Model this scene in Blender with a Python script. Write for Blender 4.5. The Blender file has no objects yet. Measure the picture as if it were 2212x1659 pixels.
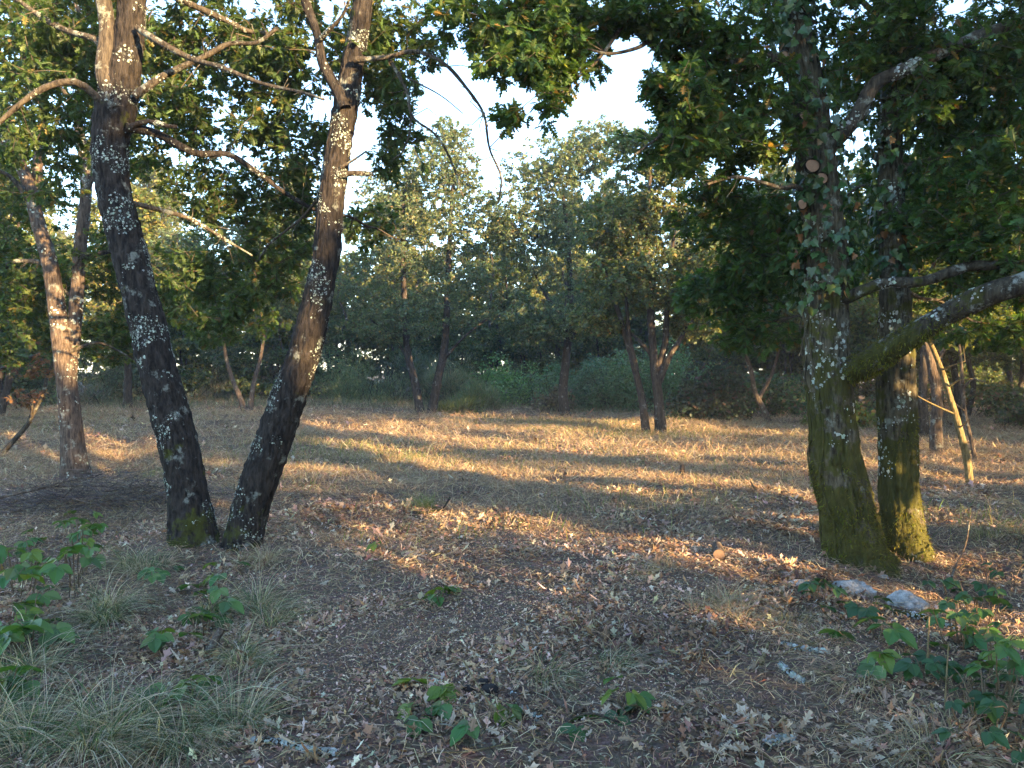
import bpy, math, random
import numpy as np
from mathutils import Vector

# ------------------------------------------------------------------ camera, sky, sun, exposure
scene = bpy.context.scene
col = scene.collection
IMW, IMH, FPX = 2212.0, 1659.0, 1597.6          # picture size the layout was measured in, focal length in those pixels
EYE = 1.5
PITCH = math.atan(29.5 / FPX)
cam_d = bpy.data.cameras.new('camera')
cam = bpy.data.objects.new('camera', cam_d)
col.objects.link(cam)
cam.location = (0, 0, EYE)
cam.rotation_euler = (math.pi / 2 - PITCH, 0, 0)
cam_d.sensor_width = 36.0
cam_d.lens = 26.0
cam_d.clip_start = 0.05
cam_d.clip_end = 1500
scene.camera = cam

SUN_EL = math.radians(13.0)
SUN_AZ = math.atan2(0.70, -0.72)                # clockwise from +Y: behind the viewer, to the right
SUN_DIR = np.array([math.sin(SUN_AZ) * math.cos(SUN_EL), math.cos(SUN_AZ) * math.cos(SUN_EL), math.sin(SUN_EL)])
world = bpy.data.worlds.new('World')
scene.world = world
world.use_nodes = True
wn = world.node_tree.nodes
sky = wn.new('ShaderNodeTexSky')
sky.sky_type = 'NISHITA'
sky.sun_disc = False
sky.sun_elevation = SUN_EL
sky.sun_rotation = SUN_AZ
sky.air_density = 1.0
sky.dust_density = 0.4
sky.ozone_density = 2.3
wn['Background'].inputs['Strength'].default_value = 0.15
world.node_tree.links.new(sky.outputs[0], wn['Background'].inputs['Color'])
sun_d = bpy.data.lights.new('sun', 'SUN')
sun_d.energy = 5.0
sun_d.angle = math.radians(0.53)
sun_d.color = (1.0, 0.68, 0.33)
sun = bpy.data.objects.new('sun', sun_d)
col.objects.link(sun)
sun.rotation_euler = Vector((-SUN_DIR).tolist()).to_track_quat('-Z', 'Y').to_euler()
scene.view_settings.view_transform = 'Standard'
scene.view_settings.look = 'None'
scene.view_settings.gamma = 1.0
scene.view_settings.exposure = 2.85
scene.render.engine = 'CYCLES'
cy = scene.cycles
cy.use_denoising = True
cy.max_bounces = 8
cy.diffuse_bounces = 5
cy.glossy_bounces = 2
cy.transmission_bounces = 4
cy.transparent_max_bounces = 4
cy.caustics_reflective = False
cy.caustics_refractive = False

# ------------------------------------------------------------------ numeric helpers
rng = np.random.default_rng(7)


def A(*v):
    return np.array(v, float)


def nrm(v):
    return v / np.maximum(np.linalg.norm(v, axis=-1, keepdims=True), 1e-9)


def rdir(n):
    return nrm(rng.normal(size=(n, 3)))


def _hash(i, j, k):
    h = (i * 374761393 + j * 668265263 + k * 2147483647 + 1013904223) & 0xffffffff
    h = ((h ^ (h >> 13)) * 1274126177) & 0xffffffff
    h = ((h ^ (h >> 16)) * 2246822519) & 0xffffffff
    return ((h ^ (h >> 15)) & 0xffff) / 32767.5 - 1.0


def vnoise(p):
    p = np.asarray(p, float)
    i = np.floor(p).astype(np.int64)
    f = p - i
    u = f * f * (3 - 2 * f)
    r = 0
    for a in (0, 1):
        for b in (0, 1):
            for c in (0, 1):
                w = (u[:, 0] if a else 1 - u[:, 0]) * (u[:, 1] if b else 1 - u[:, 1]) * (u[:, 2] if c else 1 - u[:, 2])
                r = r + w * _hash(i[:, 0] + a, i[:, 1] + b, i[:, 2] + c)
    return r


def fbm(p, octv=3):
    p = np.asarray(p, float)
    r, a = 0, 0.55
    for o in range(octv):
        r = r + a * vnoise(p * (2.03 ** o) + o * 17.3)
        a *= 0.5
    return r


def ground_h(x, y):
    x = np.asarray(x, float); y = np.asarray(y, float)
    p = np.stack([x, y, np.zeros_like(x)], -1).reshape(-1, 3)
    d = np.sqrt(x * x + (y - 0.0) ** 2)
    h = 0.10 * fbm(p * 0.33, 2).reshape(x.shape) * np.clip(d / 6, 0, 1)
    h += (0.060 + 0.030 * np.clip((y - 6) / 4, 0, 1)) * fbm(p * 1.3 + 5, 3).reshape(x.shape)
    h += 0.014 * fbm(p * 6.0 + 9, 2).reshape(x.shape)
    h += 0.16 * np.exp(-(((x + 2.6) / 0.6) ** 2 + ((y - 6.4) / 0.55) ** 2))
    h += 0.28 * np.clip((y - 9) / 12, 0, 1) * np.clip((-x - 1) / 7, 0, 1)
    h -= 0.20 * np.exp(-(((x - 3.4) / 0.9) ** 2 + ((y - 5.3) / 1.1) ** 2))
    h -= 0.10 * np.exp(-((x / 1.5) ** 2 + (y / 1.5) ** 2))
    return h


_R = np.array(cam.rotation_euler.to_matrix())


def at(x, y, depth):
    """point on the ray through picture position (x, y) of the measured layout, at world distance `depth` ahead"""
    d = _R @ A((x - IMW / 2) / FPX, -(y - IMH / 2) / FPX, -1.0)
    return A(0, 0, EYE) + d * (depth / d[1])


def ats(pts, depth, ddepth=0.0):
    n = len(pts)
    return np.array([at(p[0], p[1], (p[2] if len(p) > 2 else depth + ddepth * i / max(1, n - 1))) for i, p in enumerate(pts)])


def gp(x, y):
    """ground point seen at picture position (x, y)"""
    d = _R @ A((x - IMW / 2) / FPX, -(y - IMH / 2) / FPX, -1.0)
    t = -EYE / min(d[2], -0.012)
    for _ in range(12):
        p = A(0, 0, EYE) + d * t
        t += (p[2] - float(ground_h(p[0], p[1]))) / -min(d[2], -0.012) * 0.8
    return A(0, 0, EYE) + d * t


def gz(x, y):
    return float(ground_h(np.array([x]), np.array([y]))[0])


# ------------------------------------------------------------------ mesh assembly
class MB:
    def __init__(s):
        s.V, s.F, s.T, s.n = [], [], [], 0

    def add(s, V, faces, tint=None):
        """V (N,3); faces: list of int arrays (M,k); tint (3,) or (N,3)"""
        V = np.asarray(V, np.float32)
        s.V.append(V)
        for f in faces:
            s.F.append(np.asarray(f, np.int64) + s.n)
        t = np.ones((len(V), 3)) if tint is None else np.broadcast_to(np.asarray(tint, float), (len(V), 3))
        s.T.append(t.astype(np.float32))
        s.n += len(V)

    def mesh(s, name, origin=(0, 0, 0), smooth=False):
        me = bpy.data.meshes.new(name)
        if not s.V:
            return me
        V = np.concatenate(s.V) - np.asarray(origin, np.float32)
        T = np.concatenate(s.T)
        me.vertices.add(len(V))
        me.vertices.foreach_set('co', V.ravel())
        loops = np.concatenate([f.ravel() for f in s.F]).astype(np.int32)
        sizes = np.concatenate([np.full(len(f), f.shape[1]) for f in s.F]).astype(np.int32)
        starts = np.concatenate([[0], np.cumsum(sizes)[:-1]]).astype(np.int32)
        me.loops.add(len(loops))
        me.loops.foreach_set('vertex_index', loops)
        me.polygons.add(len(sizes))
        me.polygons.foreach_set('loop_start', starts)
        me.polygons.foreach_set('use_smooth', np.full(len(sizes), smooth))
        at_ = me.attributes.new('tint', 'FLOAT_COLOR', 'POINT')
        at_.data.foreach_set('color', np.concatenate([T, np.ones((len(T), 1), np.float32)], 1).ravel())
        me.update(calc_edges=True)
        me.validate()
        return me


def link(name, me, mat=None, parent=None, kind=None):
    o = bpy.data.objects.new(name, me)
    col.objects.link(o)
    if me is not None and mat is not None and len(me.materials) == 0:
        me.materials.append(mat)
    if parent is not None:
        o.parent = parent
    if kind:
        o['kind'] = kind
    return o


def tag(o, label, cat, group=None):
    o['label'] = label
    o['category'] = cat
    if group:
        o['group'] = group
    return o


def thing(name, label, cat, loc=(0, 0, 0), group=None):
    o = bpy.data.objects.new(name, None)
    o.empty_display_size = 0.1
    col.objects.link(o)
    o.location = tuple(float(v) for v in loc)
    return tag(o, label, cat, group)


def part(name, mb, mat, root, smooth=False, kind=None, parent=None):
    o = link(name, mb.mesh(name, tuple(root.location), smooth), mat, parent or root, kind)
    return o


def copy_thing(root, loc, rz=0.0, sc=(1, 1, 1), label=None, group=None):
    r = root.copy()
    col.objects.link(r)
    r.location = tuple(float(v) for v in loc)
    r.rotation_euler = (0, 0, rz)
    r.scale = sc
    if label: r['label'] = label
    if group: r['group'] = group
    for ch in list(root.children):
        c = ch.copy(); col.objects.link(c); c.parent = r
        for g in ch.children:
            d = g.copy(); col.objects.link(d); d.parent = c
    return r


# ------------------------------------------------------------------ batches of small shapes
def _leaf_template(half):
    """half outline (a along midrib, b sideways) from base to tip; two folded halves"""
    h = np.array(half, float)
    n = len(h)
    up = [(a, b, 0.18 * b) for a, b in h]
    dn = [(a, -b, 0.18 * b) for a, b in h[1:-1]]
    V = np.array(up + dn)
    f1 = list(range(n))
    f2 = [0] + [n + i for i in range(n - 2)] + [n - 1]
    return V, [np.array([f1]), np.array([f2[::-1]])]


OAK0 = _leaf_template([(0, 0), (.12, .03), (.24, .22), (.31, .06), (.48, .36), (.52, .09), (.74, .38), (.76, .12), (.96, .17), (1, 0)])
OAK1 = _leaf_template([(0, 0), (.28, .24), (.38, .07), (.68, .38), (.76, .14), (1, 0)])
OAK2 = _leaf_template([(0, 0), (.55, .33), (1, 0)])
IVY = _leaf_template([(0, 0), (-.08, .22), (.12, .50), (.36, .28), (.52, .40), (.66, .18), (1, 0)])
OVAL = _leaf_template([(0, 0), (.06, .17), (.13, .20), (.20, .31), (.28, .31), (.36, .385), (.45, .355), (.54, .375), (.62, .31), (.71, .29), (.78, .20), (.87, .15), (1, 0)])


def leaves(mb, tpl, P, D, N, size, tint, curl=0.0, width=1.0):
    """oriented leaves: P base points, D midrib directions, N rough normals, size (n,), tint (n,3)"""
    TV, TF = tpl
    n, k = len(P), len(TV)
    if n == 0:
        return
    D = nrm(D)
    S = nrm(np.cross(D, N))
    Nn = np.cross(S, D)
    size = np.broadcast_to(np.asarray(size, float), (n,))
    c = np.broadcast_to(np.asarray(curl, float), (n,))
    a, b, z = TV[:, 0], TV[:, 1] * width, TV[:, 2]
    V = P[:, None] + size[:, None, None] * (a[None, :, None] * D[:, None] + b[None, :, None] * S[:, None]
        + (z[None, :, None] * (1 + 0 * c[:, None, None]) - c[:, None, None] * (a ** 2)[None, :, None]) * Nn[:, None])
    off = (np.arange(n) * k)[:, None]
    mb.add(V.reshape(-1, 3), [(f[None] + off[:, :, None]).reshape(-1, f.shape[1]) for f in TF],
           np.repeat(np.broadcast_to(tint, (n, 3)), k, 0))


def strips(mb, P0, P1, P2, w, tint, seg=3, taper=0.25):
    """flat quadratic-bezier blades"""
    n = len(P0)
    if n == 0:
        return
    w = np.broadcast_to(np.asarray(w, float), (n,))
    side = nrm(np.cross(P2 - P0, rdir(n) * 0.6 + A(0, 0, 1)))
    rows = []
    for i in range(seg + 1):
        t = i / seg
        c = (1 - t) ** 2 * P0 + 2 * t * (1 - t) * P1 + t * t * P2
        ww = w * (1 - (1 - taper) * t)
        rows += [c - side * ww[:, None] / 2, c + side * ww[:, None] / 2]
    V = np.stack(rows, 1)
    k = 2 * (seg + 1)
    q = np.array([[2 * i, 2 * i + 1, 2 * i + 3, 2 * i + 2] for i in range(seg)])
    mb.add(V.reshape(-1, 3), [(q[None] + (np.arange(n) * k)[:, None, None]).reshape(-1, 4)],
           np.repeat(np.broadcast_to(tint, (n, 3)), k, 0))


def rods(mb, P, Q, rP, rQ, tint, sides=3):
    """prisms from P to Q, one per row"""
    n = len(P)
    if n == 0:
        return
    d = nrm(Q - P)
    ref = np.where(np.abs(d[:, 2:3]) > 0.9, A(1, 0, 0), A(0, 0, 1))
    u = nrm(np.cross(d, ref)); v = np.cross(d, u)
    rP = np.broadcast_to(np.asarray(rP, float), (n,)); rQ = np.broadcast_to(np.asarray(rQ, float), (n,))
    rows = []
    for c, r in ((P, rP), (Q, rQ)):
        for i in range(sides):
            a = 2 * math.pi * i / sides
            rows.append(c + r[:, None] * (math.cos(a) * u + math.sin(a) * v))
    V = np.stack(rows, 1)
    q = np.array([[i, (i + 1) % sides, sides + (i + 1) % sides, sides + i] for i in range(sides)])
    k = 2 * sides
    mb.add(V.reshape(-1, 3), [(q[None] + (np.arange(n) * k)[:, None, None]).reshape(-1, 4)],
           np.repeat(np.broadcast_to(tint, (n, 3)), k, 0))


def resample(pts, rad, step):
    """Catmull-Rom through pts, evenly spaced"""
    P = np.asarray(pts, float); R = np.asarray(rad, float)
    Q = np.vstack([2 * P[0] - P[1], P, 2 * P[-1] - P[-2]])
    out, ro = [], []
    for i in range(len(P) - 1):
        p0, p1, p2, p3 = Q[i], Q[i + 1], Q[i + 2], Q[i + 3]
        m = max(1, int(np.linalg.norm(p2 - p1) / step))
        t = (np.arange(m) / m)[:, None]
        out.append(0.5 * (2 * p1 + (p2 - p0) * t + (2 * p0 - 5 * p1 + 4 * p2 - p3) * t ** 2 + (3 * p1 - p0 - 3 * p2 + p3) * t ** 3))
        ro.append(R[i] + (R[i + 1] - R[i]) * t[:, 0])
    out.append(P[-1:]); ro.append(R[-1:])
    return np.vstack(out), np.concatenate(ro)


def tube(mb, pts, rad, step=0.04, sides=24, amp=0.0, ridge=0.0, ridge_k=9.0, lump=0.0, seed=0.0, flare=None, tint=(1, 1, 1), cap=True):
    """organic tube; returns ring grid (n, sides, 3) and outward directions. flare=(height, amount, lobes)"""
    P, R = resample(pts, rad, step)
    n = len(P)
    T = nrm(np.gradient(P, axis=0))
    u = np.cross(T, A(0.3, 1, 0.1)); u = nrm(u); v = np.cross(T, u)
    ang = np.linspace(0, 2 * math.pi, sides, endpoint=False)
    ca, sa = np.cos(ang), np.sin(ang)
    rd = ca[None, :, None] * u[:, None] + sa[None, :, None] * v[:, None]
    s = np.concatenate([[0], np.cumsum(np.linalg.norm(np.diff(P, axis=0), axis=1))])
    r = np.repeat(R[:, None], sides, 1)
    surf = P[:, None] + rd * r[:, :, None]
    q = surf.reshape(-1, 3)
    if lump:
        r = r * (1 + lump * fbm(q * 3.0 + seed, 3).reshape(n, sides))
    if flare:
        h0, am, lobes = flare
        f = np.exp(-s / h0)[:, None]
        r = r * (1 + am * f * (0.75 + 0.45 * np.cos(lobes * ang[None] + 1.7 * seed + 0.8 * np.sin(2 * ang))))
    if ridge:
        w = np.stack([rd[:, :, 0] * ridge_k * r / R.mean(), rd[:, :, 1] * ridge_k * r / R.mean(), np.repeat((s * 2.2)[:, None], sides, 1)], -1).reshape(-1, 3)
        nz = fbm(w + seed * 3, 3)
        r = r + ridge * (0.6 - np.abs(nz) * 2.2).reshape(n, sides)
    if amp:
        r = r + amp * fbm(q * 22.0 + seed, 2).reshape(n, sides)
    V = P[:, None] + rd * r[:, :, None]
    i = np.arange(n - 1)[:, None] * sides
    j = np.arange(sides)[None]
    j2 = (j + 1) % sides
    F = np.stack([i + j, i + j2, i + sides + j2, i + sides + j], -1).reshape(-1, 4)
    faces = [F]
    VV = V.reshape(-1, 3)
    if cap:
        VV = np.vstack([VV, P[-1:] + T[-1:] * R[-1] * 0.3])
        e = (n - 1) * sides
        faces.append(np.array([[e + a, e + (a + 1) % sides, n * sides] for a in range(sides)]))
    mb.add(VV, faces, tint)
    return V, rd


def pick_on(V, rd, n, where=None):
    """random surface points of a tube grid with outward normals; where(points)->probability 0..1"""
    a, b = V.shape[0], V.shape[1]
    i = rng.integers(0, a - 1, n); j = rng.integers(0, b, n)
    fi = rng.random(n)[:, None]; fj = rng.random(n)[:, None]
    j2 = (j + 1) % b
    p = (V[i, j] * (1 - fi) + V[i + 1, j] * fi) * (1 - fj) + (V[i, j2] * (1 - fi) + V[i + 1, j2] * fi) * fj
    nn = nrm(rd[i, j] * (1 - fj) + rd[i, j2] * fj)
    if where is not None:
        k = rng.random(n) < where(p)
        p, nn = p[k], nn[k]
    return p, nn


def flakes(mb, P, N, size, tint, lift=0.004):
    """crinkled lichen rosettes lying on a surface"""
    n = len(P)
    if n == 0:
        return
    k = 9
    u = nrm(np.cross(N, rdir(n))); v = np.cross(N, u)
    rr = size[:, None] * (0.45 + 0.75 * rng.random((n, k)))
    ang = np.linspace(0, 2 * math.pi, k, endpoint=False)[None] + rng.random((n, 1)) * 6
    rim = P[:, None] + (np.cos(ang) * rr)[:, :, None] * u[:, None] + (np.sin(ang) * rr)[:, :, None] * v[:, None] \
        + N[:, None] * (lift * (0.3 + rng.random((n, k)))[:, :, None] * 1.3)
    c = (P + N * lift * 1.4)[:, None]
    V = np.concatenate([rim, c], 1)
    f = np.array([[i, (i + 1) % k, k] for i in range(k)])
    mb.add(V.reshape(-1, 3), [(f[None] + (np.arange(n) * (k + 1))[:, None, None]).reshape(-1, 3)],
           np.repeat(np.broadcast_to(tint, (n, 3)), k + 1, 0))


def vary(base, n, v=0.25, hue=0.12):
    t = np.asarray(base, float)[None] * (1 + v * rng.normal(size=(n, 1))) * (1 + hue * rng.normal(size=(n, 3)))
    return np.clip(t, 0.004, 0.9)


def mixpal(pal, n, v=0.2, hue=0.08):
    """pal: list of (weight, colour)"""
    w = np.array([p[0] for p in pal], float)
    c = np.array([p[1] for p in pal], float)
    return np.clip(c[rng.choice(len(pal), n, p=w / w.sum())] * (1 + v * rng.normal(size=(n, 1))) * (1 + hue * rng.normal(size=(n, 3))), 0.004, 0.9)


# ------------------------------------------------------------------ materials
def new_mat(name):
    m = bpy.data.materials.new(name)
    m.use_nodes = True
    nt = m.node_tree
    return m, nt, nt.nodes, nt.links, nt.nodes['Principled BSDF']


def leaf_mat(name, trans=0.35, rough=0.5, warm=(1.25, 1.15, 0.45), spec=0.35):
    m, nt, nd, lk, bs = new_mat(name)
    a = nd.new('ShaderNodeAttribute'); a.attribute_name = 'tint'
    lk.new(a.outputs['Color'], bs.inputs['Base Color'])
    bs.inputs['Roughness'].default_value = rough
    bs.inputs['Specular IOR Level'].default_value = spec
    tr = nd.new('ShaderNodeBsdfTranslucent')
    mu = nd.new('ShaderNodeMix'); mu.data_type = 'RGBA'; mu.blend_type = 'MULTIPLY'
    mu.inputs['Factor'].default_value = 1.0
    lk.new(a.outputs['Color'], mu.inputs['A'])
    mu.inputs['B'].default_value = (*[min(2.5, 1.6 * w) for w in warm], 1)
    lk.new(mu.outputs['Result'], tr.inputs['Color'])
    mx = nd.new('ShaderNodeMixShader'); mx.inputs[0].default_value = trans
    lk.new(bs.outputs[0], mx.inputs[1]); lk.new(tr.outputs[0], mx.inputs[2])
    lk.new(mx.outputs[0], nd['Material Output'].inputs['Surface'])
    return m


def tint_mat(name, rough=0.85, bump=0.0, scale=60.0, spec=0.2, var=0.0):
    m, nt, nd, lk, bs = new_mat(name)
    a = nd.new('ShaderNodeAttribute'); a.attribute_name = 'tint'
    bs.inputs['Roughness'].default_value = rough
    bs.inputs['Specular IOR Level'].default_value = spec
    src = a.outputs['Color']
    if bump or var:
        g = nd.new('ShaderNodeNewGeometry')
        n = nd.new('ShaderNodeTexNoise'); n.inputs['Scale'].default_value = scale; n.inputs['Detail'].default_value = 4
        lk.new(g.outputs['Position'], n.inputs['Vector'])
        if var:
            mr = nd.new('ShaderNodeMapRange')
            mr.inputs['From Min'].default_value = 0.3; mr.inputs['From Max'].default_value = 0.7
            mr.inputs['To Min'].default_value = 1 - var; mr.inputs['To Max'].default_value = 1 + var
            lk.new(n.outputs['Fac'], mr.inputs['Value'])
            mu = nd.new('ShaderNodeMix'); mu.data_type = 'RGBA'; mu.blend_type = 'MULTIPLY'; mu.inputs['Factor'].default_value = 1
            lk.new(src, mu.inputs['A']); lk.new(mr.outputs[0], mu.inputs['B'])
            src = mu.outputs['Result']
        if bump:
            b = nd.new('ShaderNodeBump'); b.inputs['Strength'].default_value = bump; b.inputs['Distance'].default_value = 0.01
            lk.new(n.outputs['Fac'], b.inputs['Height']); lk.new(b.outputs[0], bs.inputs['Normal'])
    lk.new(src, bs.inputs['Base Color'])
    return m


def bark_mat(name, dark, light, crust, crust_amt=0.5, moss=None, moss_z=(0.2, 0.6), scale=1.0):
    """two bark tones in upright furrows, grey-green crust lichen, optional moss up to a height"""
    m, nt, nd, lk, bs = new_mat(name)
    g = nd.new('ShaderNodeNewGeometry')
    mp = nd.new('ShaderNodeMapping'); mp.inputs['Scale'].default_value = (1, 1, 0.22)
    lk.new(g.outputs['Position'], mp.inputs['Vector'])
    n1 = nd.new('ShaderNodeTexNoise'); n1.inputs['Scale'].default_value = 34 * scale; n1.inputs['Detail'].default_value = 6; n1.inputs['Roughness'].default_value = 0.65
    lk.new(mp.outputs[0], n1.inputs['Vector'])
    n2 = nd.new('ShaderNodeTexNoise'); n2.inputs['Scale'].default_value = 7.0; n2.inputs['Detail'].default_value = 8; n2.inputs['Roughness'].default_value = 0.7
    lk.new(g.outputs['Position'], n2.inputs['Vector'])
    r1 = nd.new('ShaderNodeValToRGB')
    r1.color_ramp.elements[0].position = 0.36; r1.color_ramp.elements[0].color = (*dark, 1)
    r1.color_ramp.elements[1].position = 0.66; r1.color_ramp.elements[1].color = (*light, 1)
    lk.new(n1.outputs['Fac'], r1.inputs['Fac'])
    r2 = nd.new('ShaderNodeValToRGB')
    r2.color_ramp.elements[0].position = 0.62 - 0.2 * crust_amt; r2.color_ramp.elements[0].color = (0, 0, 0, 1)
    r2.color_ramp.elements[1].position = 0.70 - 0.2 * crust_amt; r2.color_ramp.elements[1].color = (1, 1, 1, 1)
    lk.new(n2.outputs['Fac'], r2.inputs['Fac'])
    mx = nd.new('ShaderNodeMix'); mx.data_type = 'RGBA'
    lk.new(r2.outputs[0], mx.inputs['Factor']); lk.new(r1.outputs[0], mx.inputs['A']); mx.inputs['B'].default_value = (*crust, 1)
    src = mx.outputs['Result']
    if moss:
        sp = nd.new('ShaderNodeSeparateXYZ'); lk.new(g.outputs['Position'], sp.inputs[0])
        mr = nd.new('ShaderNodeMapRange')
        mr.inputs['From Min'].default_value = moss_z[0]; mr.inputs['From Max'].default_value = moss_z[1]
        mr.inputs['To Min'].default_value = 0.35; mr.inputs['To Max'].default_value = -0.35
        lk.new(sp.outputs['Z'], mr.inputs['Value'])
        n3 = nd.new('ShaderNodeTexNoise'); n3.inputs['Scale'].default_value = 4.5; n3.inputs['Detail'].default_value = 7; n3.inputs['Roughness'].default_value = 0.65
        lk.new(g.outputs['Position'], n3.inputs['Vector'])
        ad = nd.new('ShaderNodeMath'); ad.operation = 'ADD'; nm = nd.new('ShaderNodeMath'); nm.operation = 'MULTIPLY_ADD'; nm.inputs[1].default_value = 2.4; nm.inputs[2].default_value = -0.7
        lk.new(n3.outputs['Fac'], nm.inputs[0])
        lk.new(mr.outputs[0], ad.inputs[0]); lk.new(nm.outputs[0], ad.inputs[1])
        r3 = nd.new('ShaderNodeValToRGB'); r3.color_ramp.elements[0].position = 0.48; r3.color_ramp.elements[1].position = 0.60
        lk.new(ad.outputs[0], r3.inputs['Fac'])
        m2 = nd.new('ShaderNodeMix'); m2.data_type = 'RGBA'
        lk.new(r3.outputs[0], m2.inputs['Factor']); lk.new(src, m2.inputs['A'])
        r4 = nd.new('ShaderNodeValToRGB')
        r4.color_ramp.elements[0].position = 0.3; r4.color_ramp.elements[0].color = (*[c * 0.45 for c in moss], 1)
        r4.color_ramp.elements[1].position = 0.7; r4.color_ramp.elements[1].color = (*moss, 1)
        lk.new(n1.outputs['Fac'], r4.inputs['Fac']); lk.new(r4.outputs[0], m2.inputs['B'])
        src = m2.outputs['Result']
    lk.new(src, bs.inputs['Base Color'])
    bs.inputs['Roughness'].default_value = 0.9
    bs.inputs['Specular IOR Level'].default_value = 0.15
    b = nd.new('ShaderNodeBump'); b.inputs['Strength'].default_value = 1.0; b.inputs['Distance'].default_value = 0.035
    lk.new(n1.outputs['Fac'], b.inputs['Height']); lk.new(b.outputs[0], bs.inputs['Normal'])
    return m


M_LEAF = leaf_mat('oak_leaf_green', 0.42)
M_FARLEAF = leaf_mat('far_leaf_green', 0.35, warm=(1.2, 1.15, 0.5))
M_IVY = leaf_mat('ivy_leaf_glossy', 0.18, 0.34, spec=0.5)
M_BRAMBLE = leaf_mat('bramble_leaf_green', 0.28, 0.42)
M_GRASS = leaf_mat('grass_blade', 0.35, 0.6, warm=(1.1, 1.1, 0.6))
M_DRY = leaf_mat('dry_plant_matter', 0.18, 0.8, warm=(1.1, 1.0, 0.8), spec=0.15)
M_TWIG = tint_mat('twig_bark', 0.9)
M_LICHEN = tint_mat('foliose_lichen', 0.95, 0.6, 180, 0.1, 0.18)
M_MOSS = leaf_mat('moss_tuft', 0.3, 0.9, warm=(1.1, 1.1, 0.5), spec=0.1)
M_BARK_DARK = bark_mat('dark_oak_bark', (.009, .0075, .007), (.050, .041, .034), (.17, .18, .155), 0.26, moss=(.070, .075, .018), moss_z=(-0.35, 0.6))
M_BARK_MOSSY = bark_mat('mossy_oak_bark', (.030, .024, .015), (.15, .13, .085), (.24, .25, .20), 0.30, moss=(.092, .088, .024), moss_z=(-0.1, 3.0))
M_BARK_LIMB = bark_mat('lichened_limb_bark', (.028, .022, .017), (.11, .09, .065), (.24, .25, .20), 0.34)
M_BARK_MOSSLIMB = bark_mat('mossy_limb_bark', (.022, .018, .013), (.085, .072, .05), (.27, .28, .24), 0.40, moss=(.075, .075, .02), moss_z=(1.2, 2.3))
M_BARK_GREY = bark_mat('grey_brown_bark', (.040, .028, .022), (.16, .12, .09), (.26, .26, .21), 0.30)
M_BARK_FAR = bark_mat('far_trunk_bark', (.022, .017, .014), (.095, .075, .060), (.22, .22, .19), 0.22)
M_BARK_PALE = bark_mat('pale_sapling_bark', (.10, .075, .035), (.30, .23, .11), (.28, .27, .15), 0.25)


def cut_mat():
    m, nt, nd, lk, bs = new_mat('sawn_wood')
    tc = nd.new('ShaderNodeTexCoord')
    w = nd.new('ShaderNodeTexWave'); w.wave_type = 'RINGS'; w.rings_direction = 'SPHERICAL'
    w.inputs['Scale'].default_value = 60; w.inputs['Distortion'].default_value = 2.0
    lk.new(tc.outputs['Object'], w.inputs['Vector'])
    r = nd.new('ShaderNodeValToRGB')
    r.color_ramp.elements[0].color = (.15, .085, .05, 1); r.color_ramp.elements[1].color = (.28, .165, .09, 1)
    lk.new(w.outputs['Fac'], r.inputs['Fac']); lk.new(r.outputs[0], bs.inputs['Base Color'])
    bs.inputs['Roughness'].default_value = 0.8
    return m


def stone_mat():
    m, nt, nd, lk, bs = new_mat('pale_granite')
    g = nd.new('ShaderNodeNewGeometry')
    n1 = nd.new('ShaderNodeTexNoise'); n1.inputs['Scale'].default_value = 17; n1.inputs['Detail'].default_value = 9; n1.inputs['Roughness'].default_value = 0.78
    lk.new(g.outputs['Position'], n1.inputs['Vector'])
    r = nd.new('ShaderNodeValToRGB')
    e = r.color_ramp.elements
    e[0].position = 0.34; e[0].color = (.07, .075, .07, 1); e[1].position = 0.62; e[1].color = (.44, .43, .41, 1)
    x = e.new(0.47); x.color = (.24, .235, .22, 1)
    lk.new(n1.outputs['Fac'], r.inputs['Fac']); lk.new(r.outputs[0], bs.inputs['Base Color'])
    b = nd.new('ShaderNodeBump'); b.inputs['Strength'].default_value = 0.7; b.inputs['Distance'].default_value = 0.012
    lk.new(n1.outputs['Fac'], b.inputs['Height']); lk.new(b.outputs[0], bs.inputs['Normal'])
    bs.inputs['Roughness'].default_value = 0.9
    return m


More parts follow.
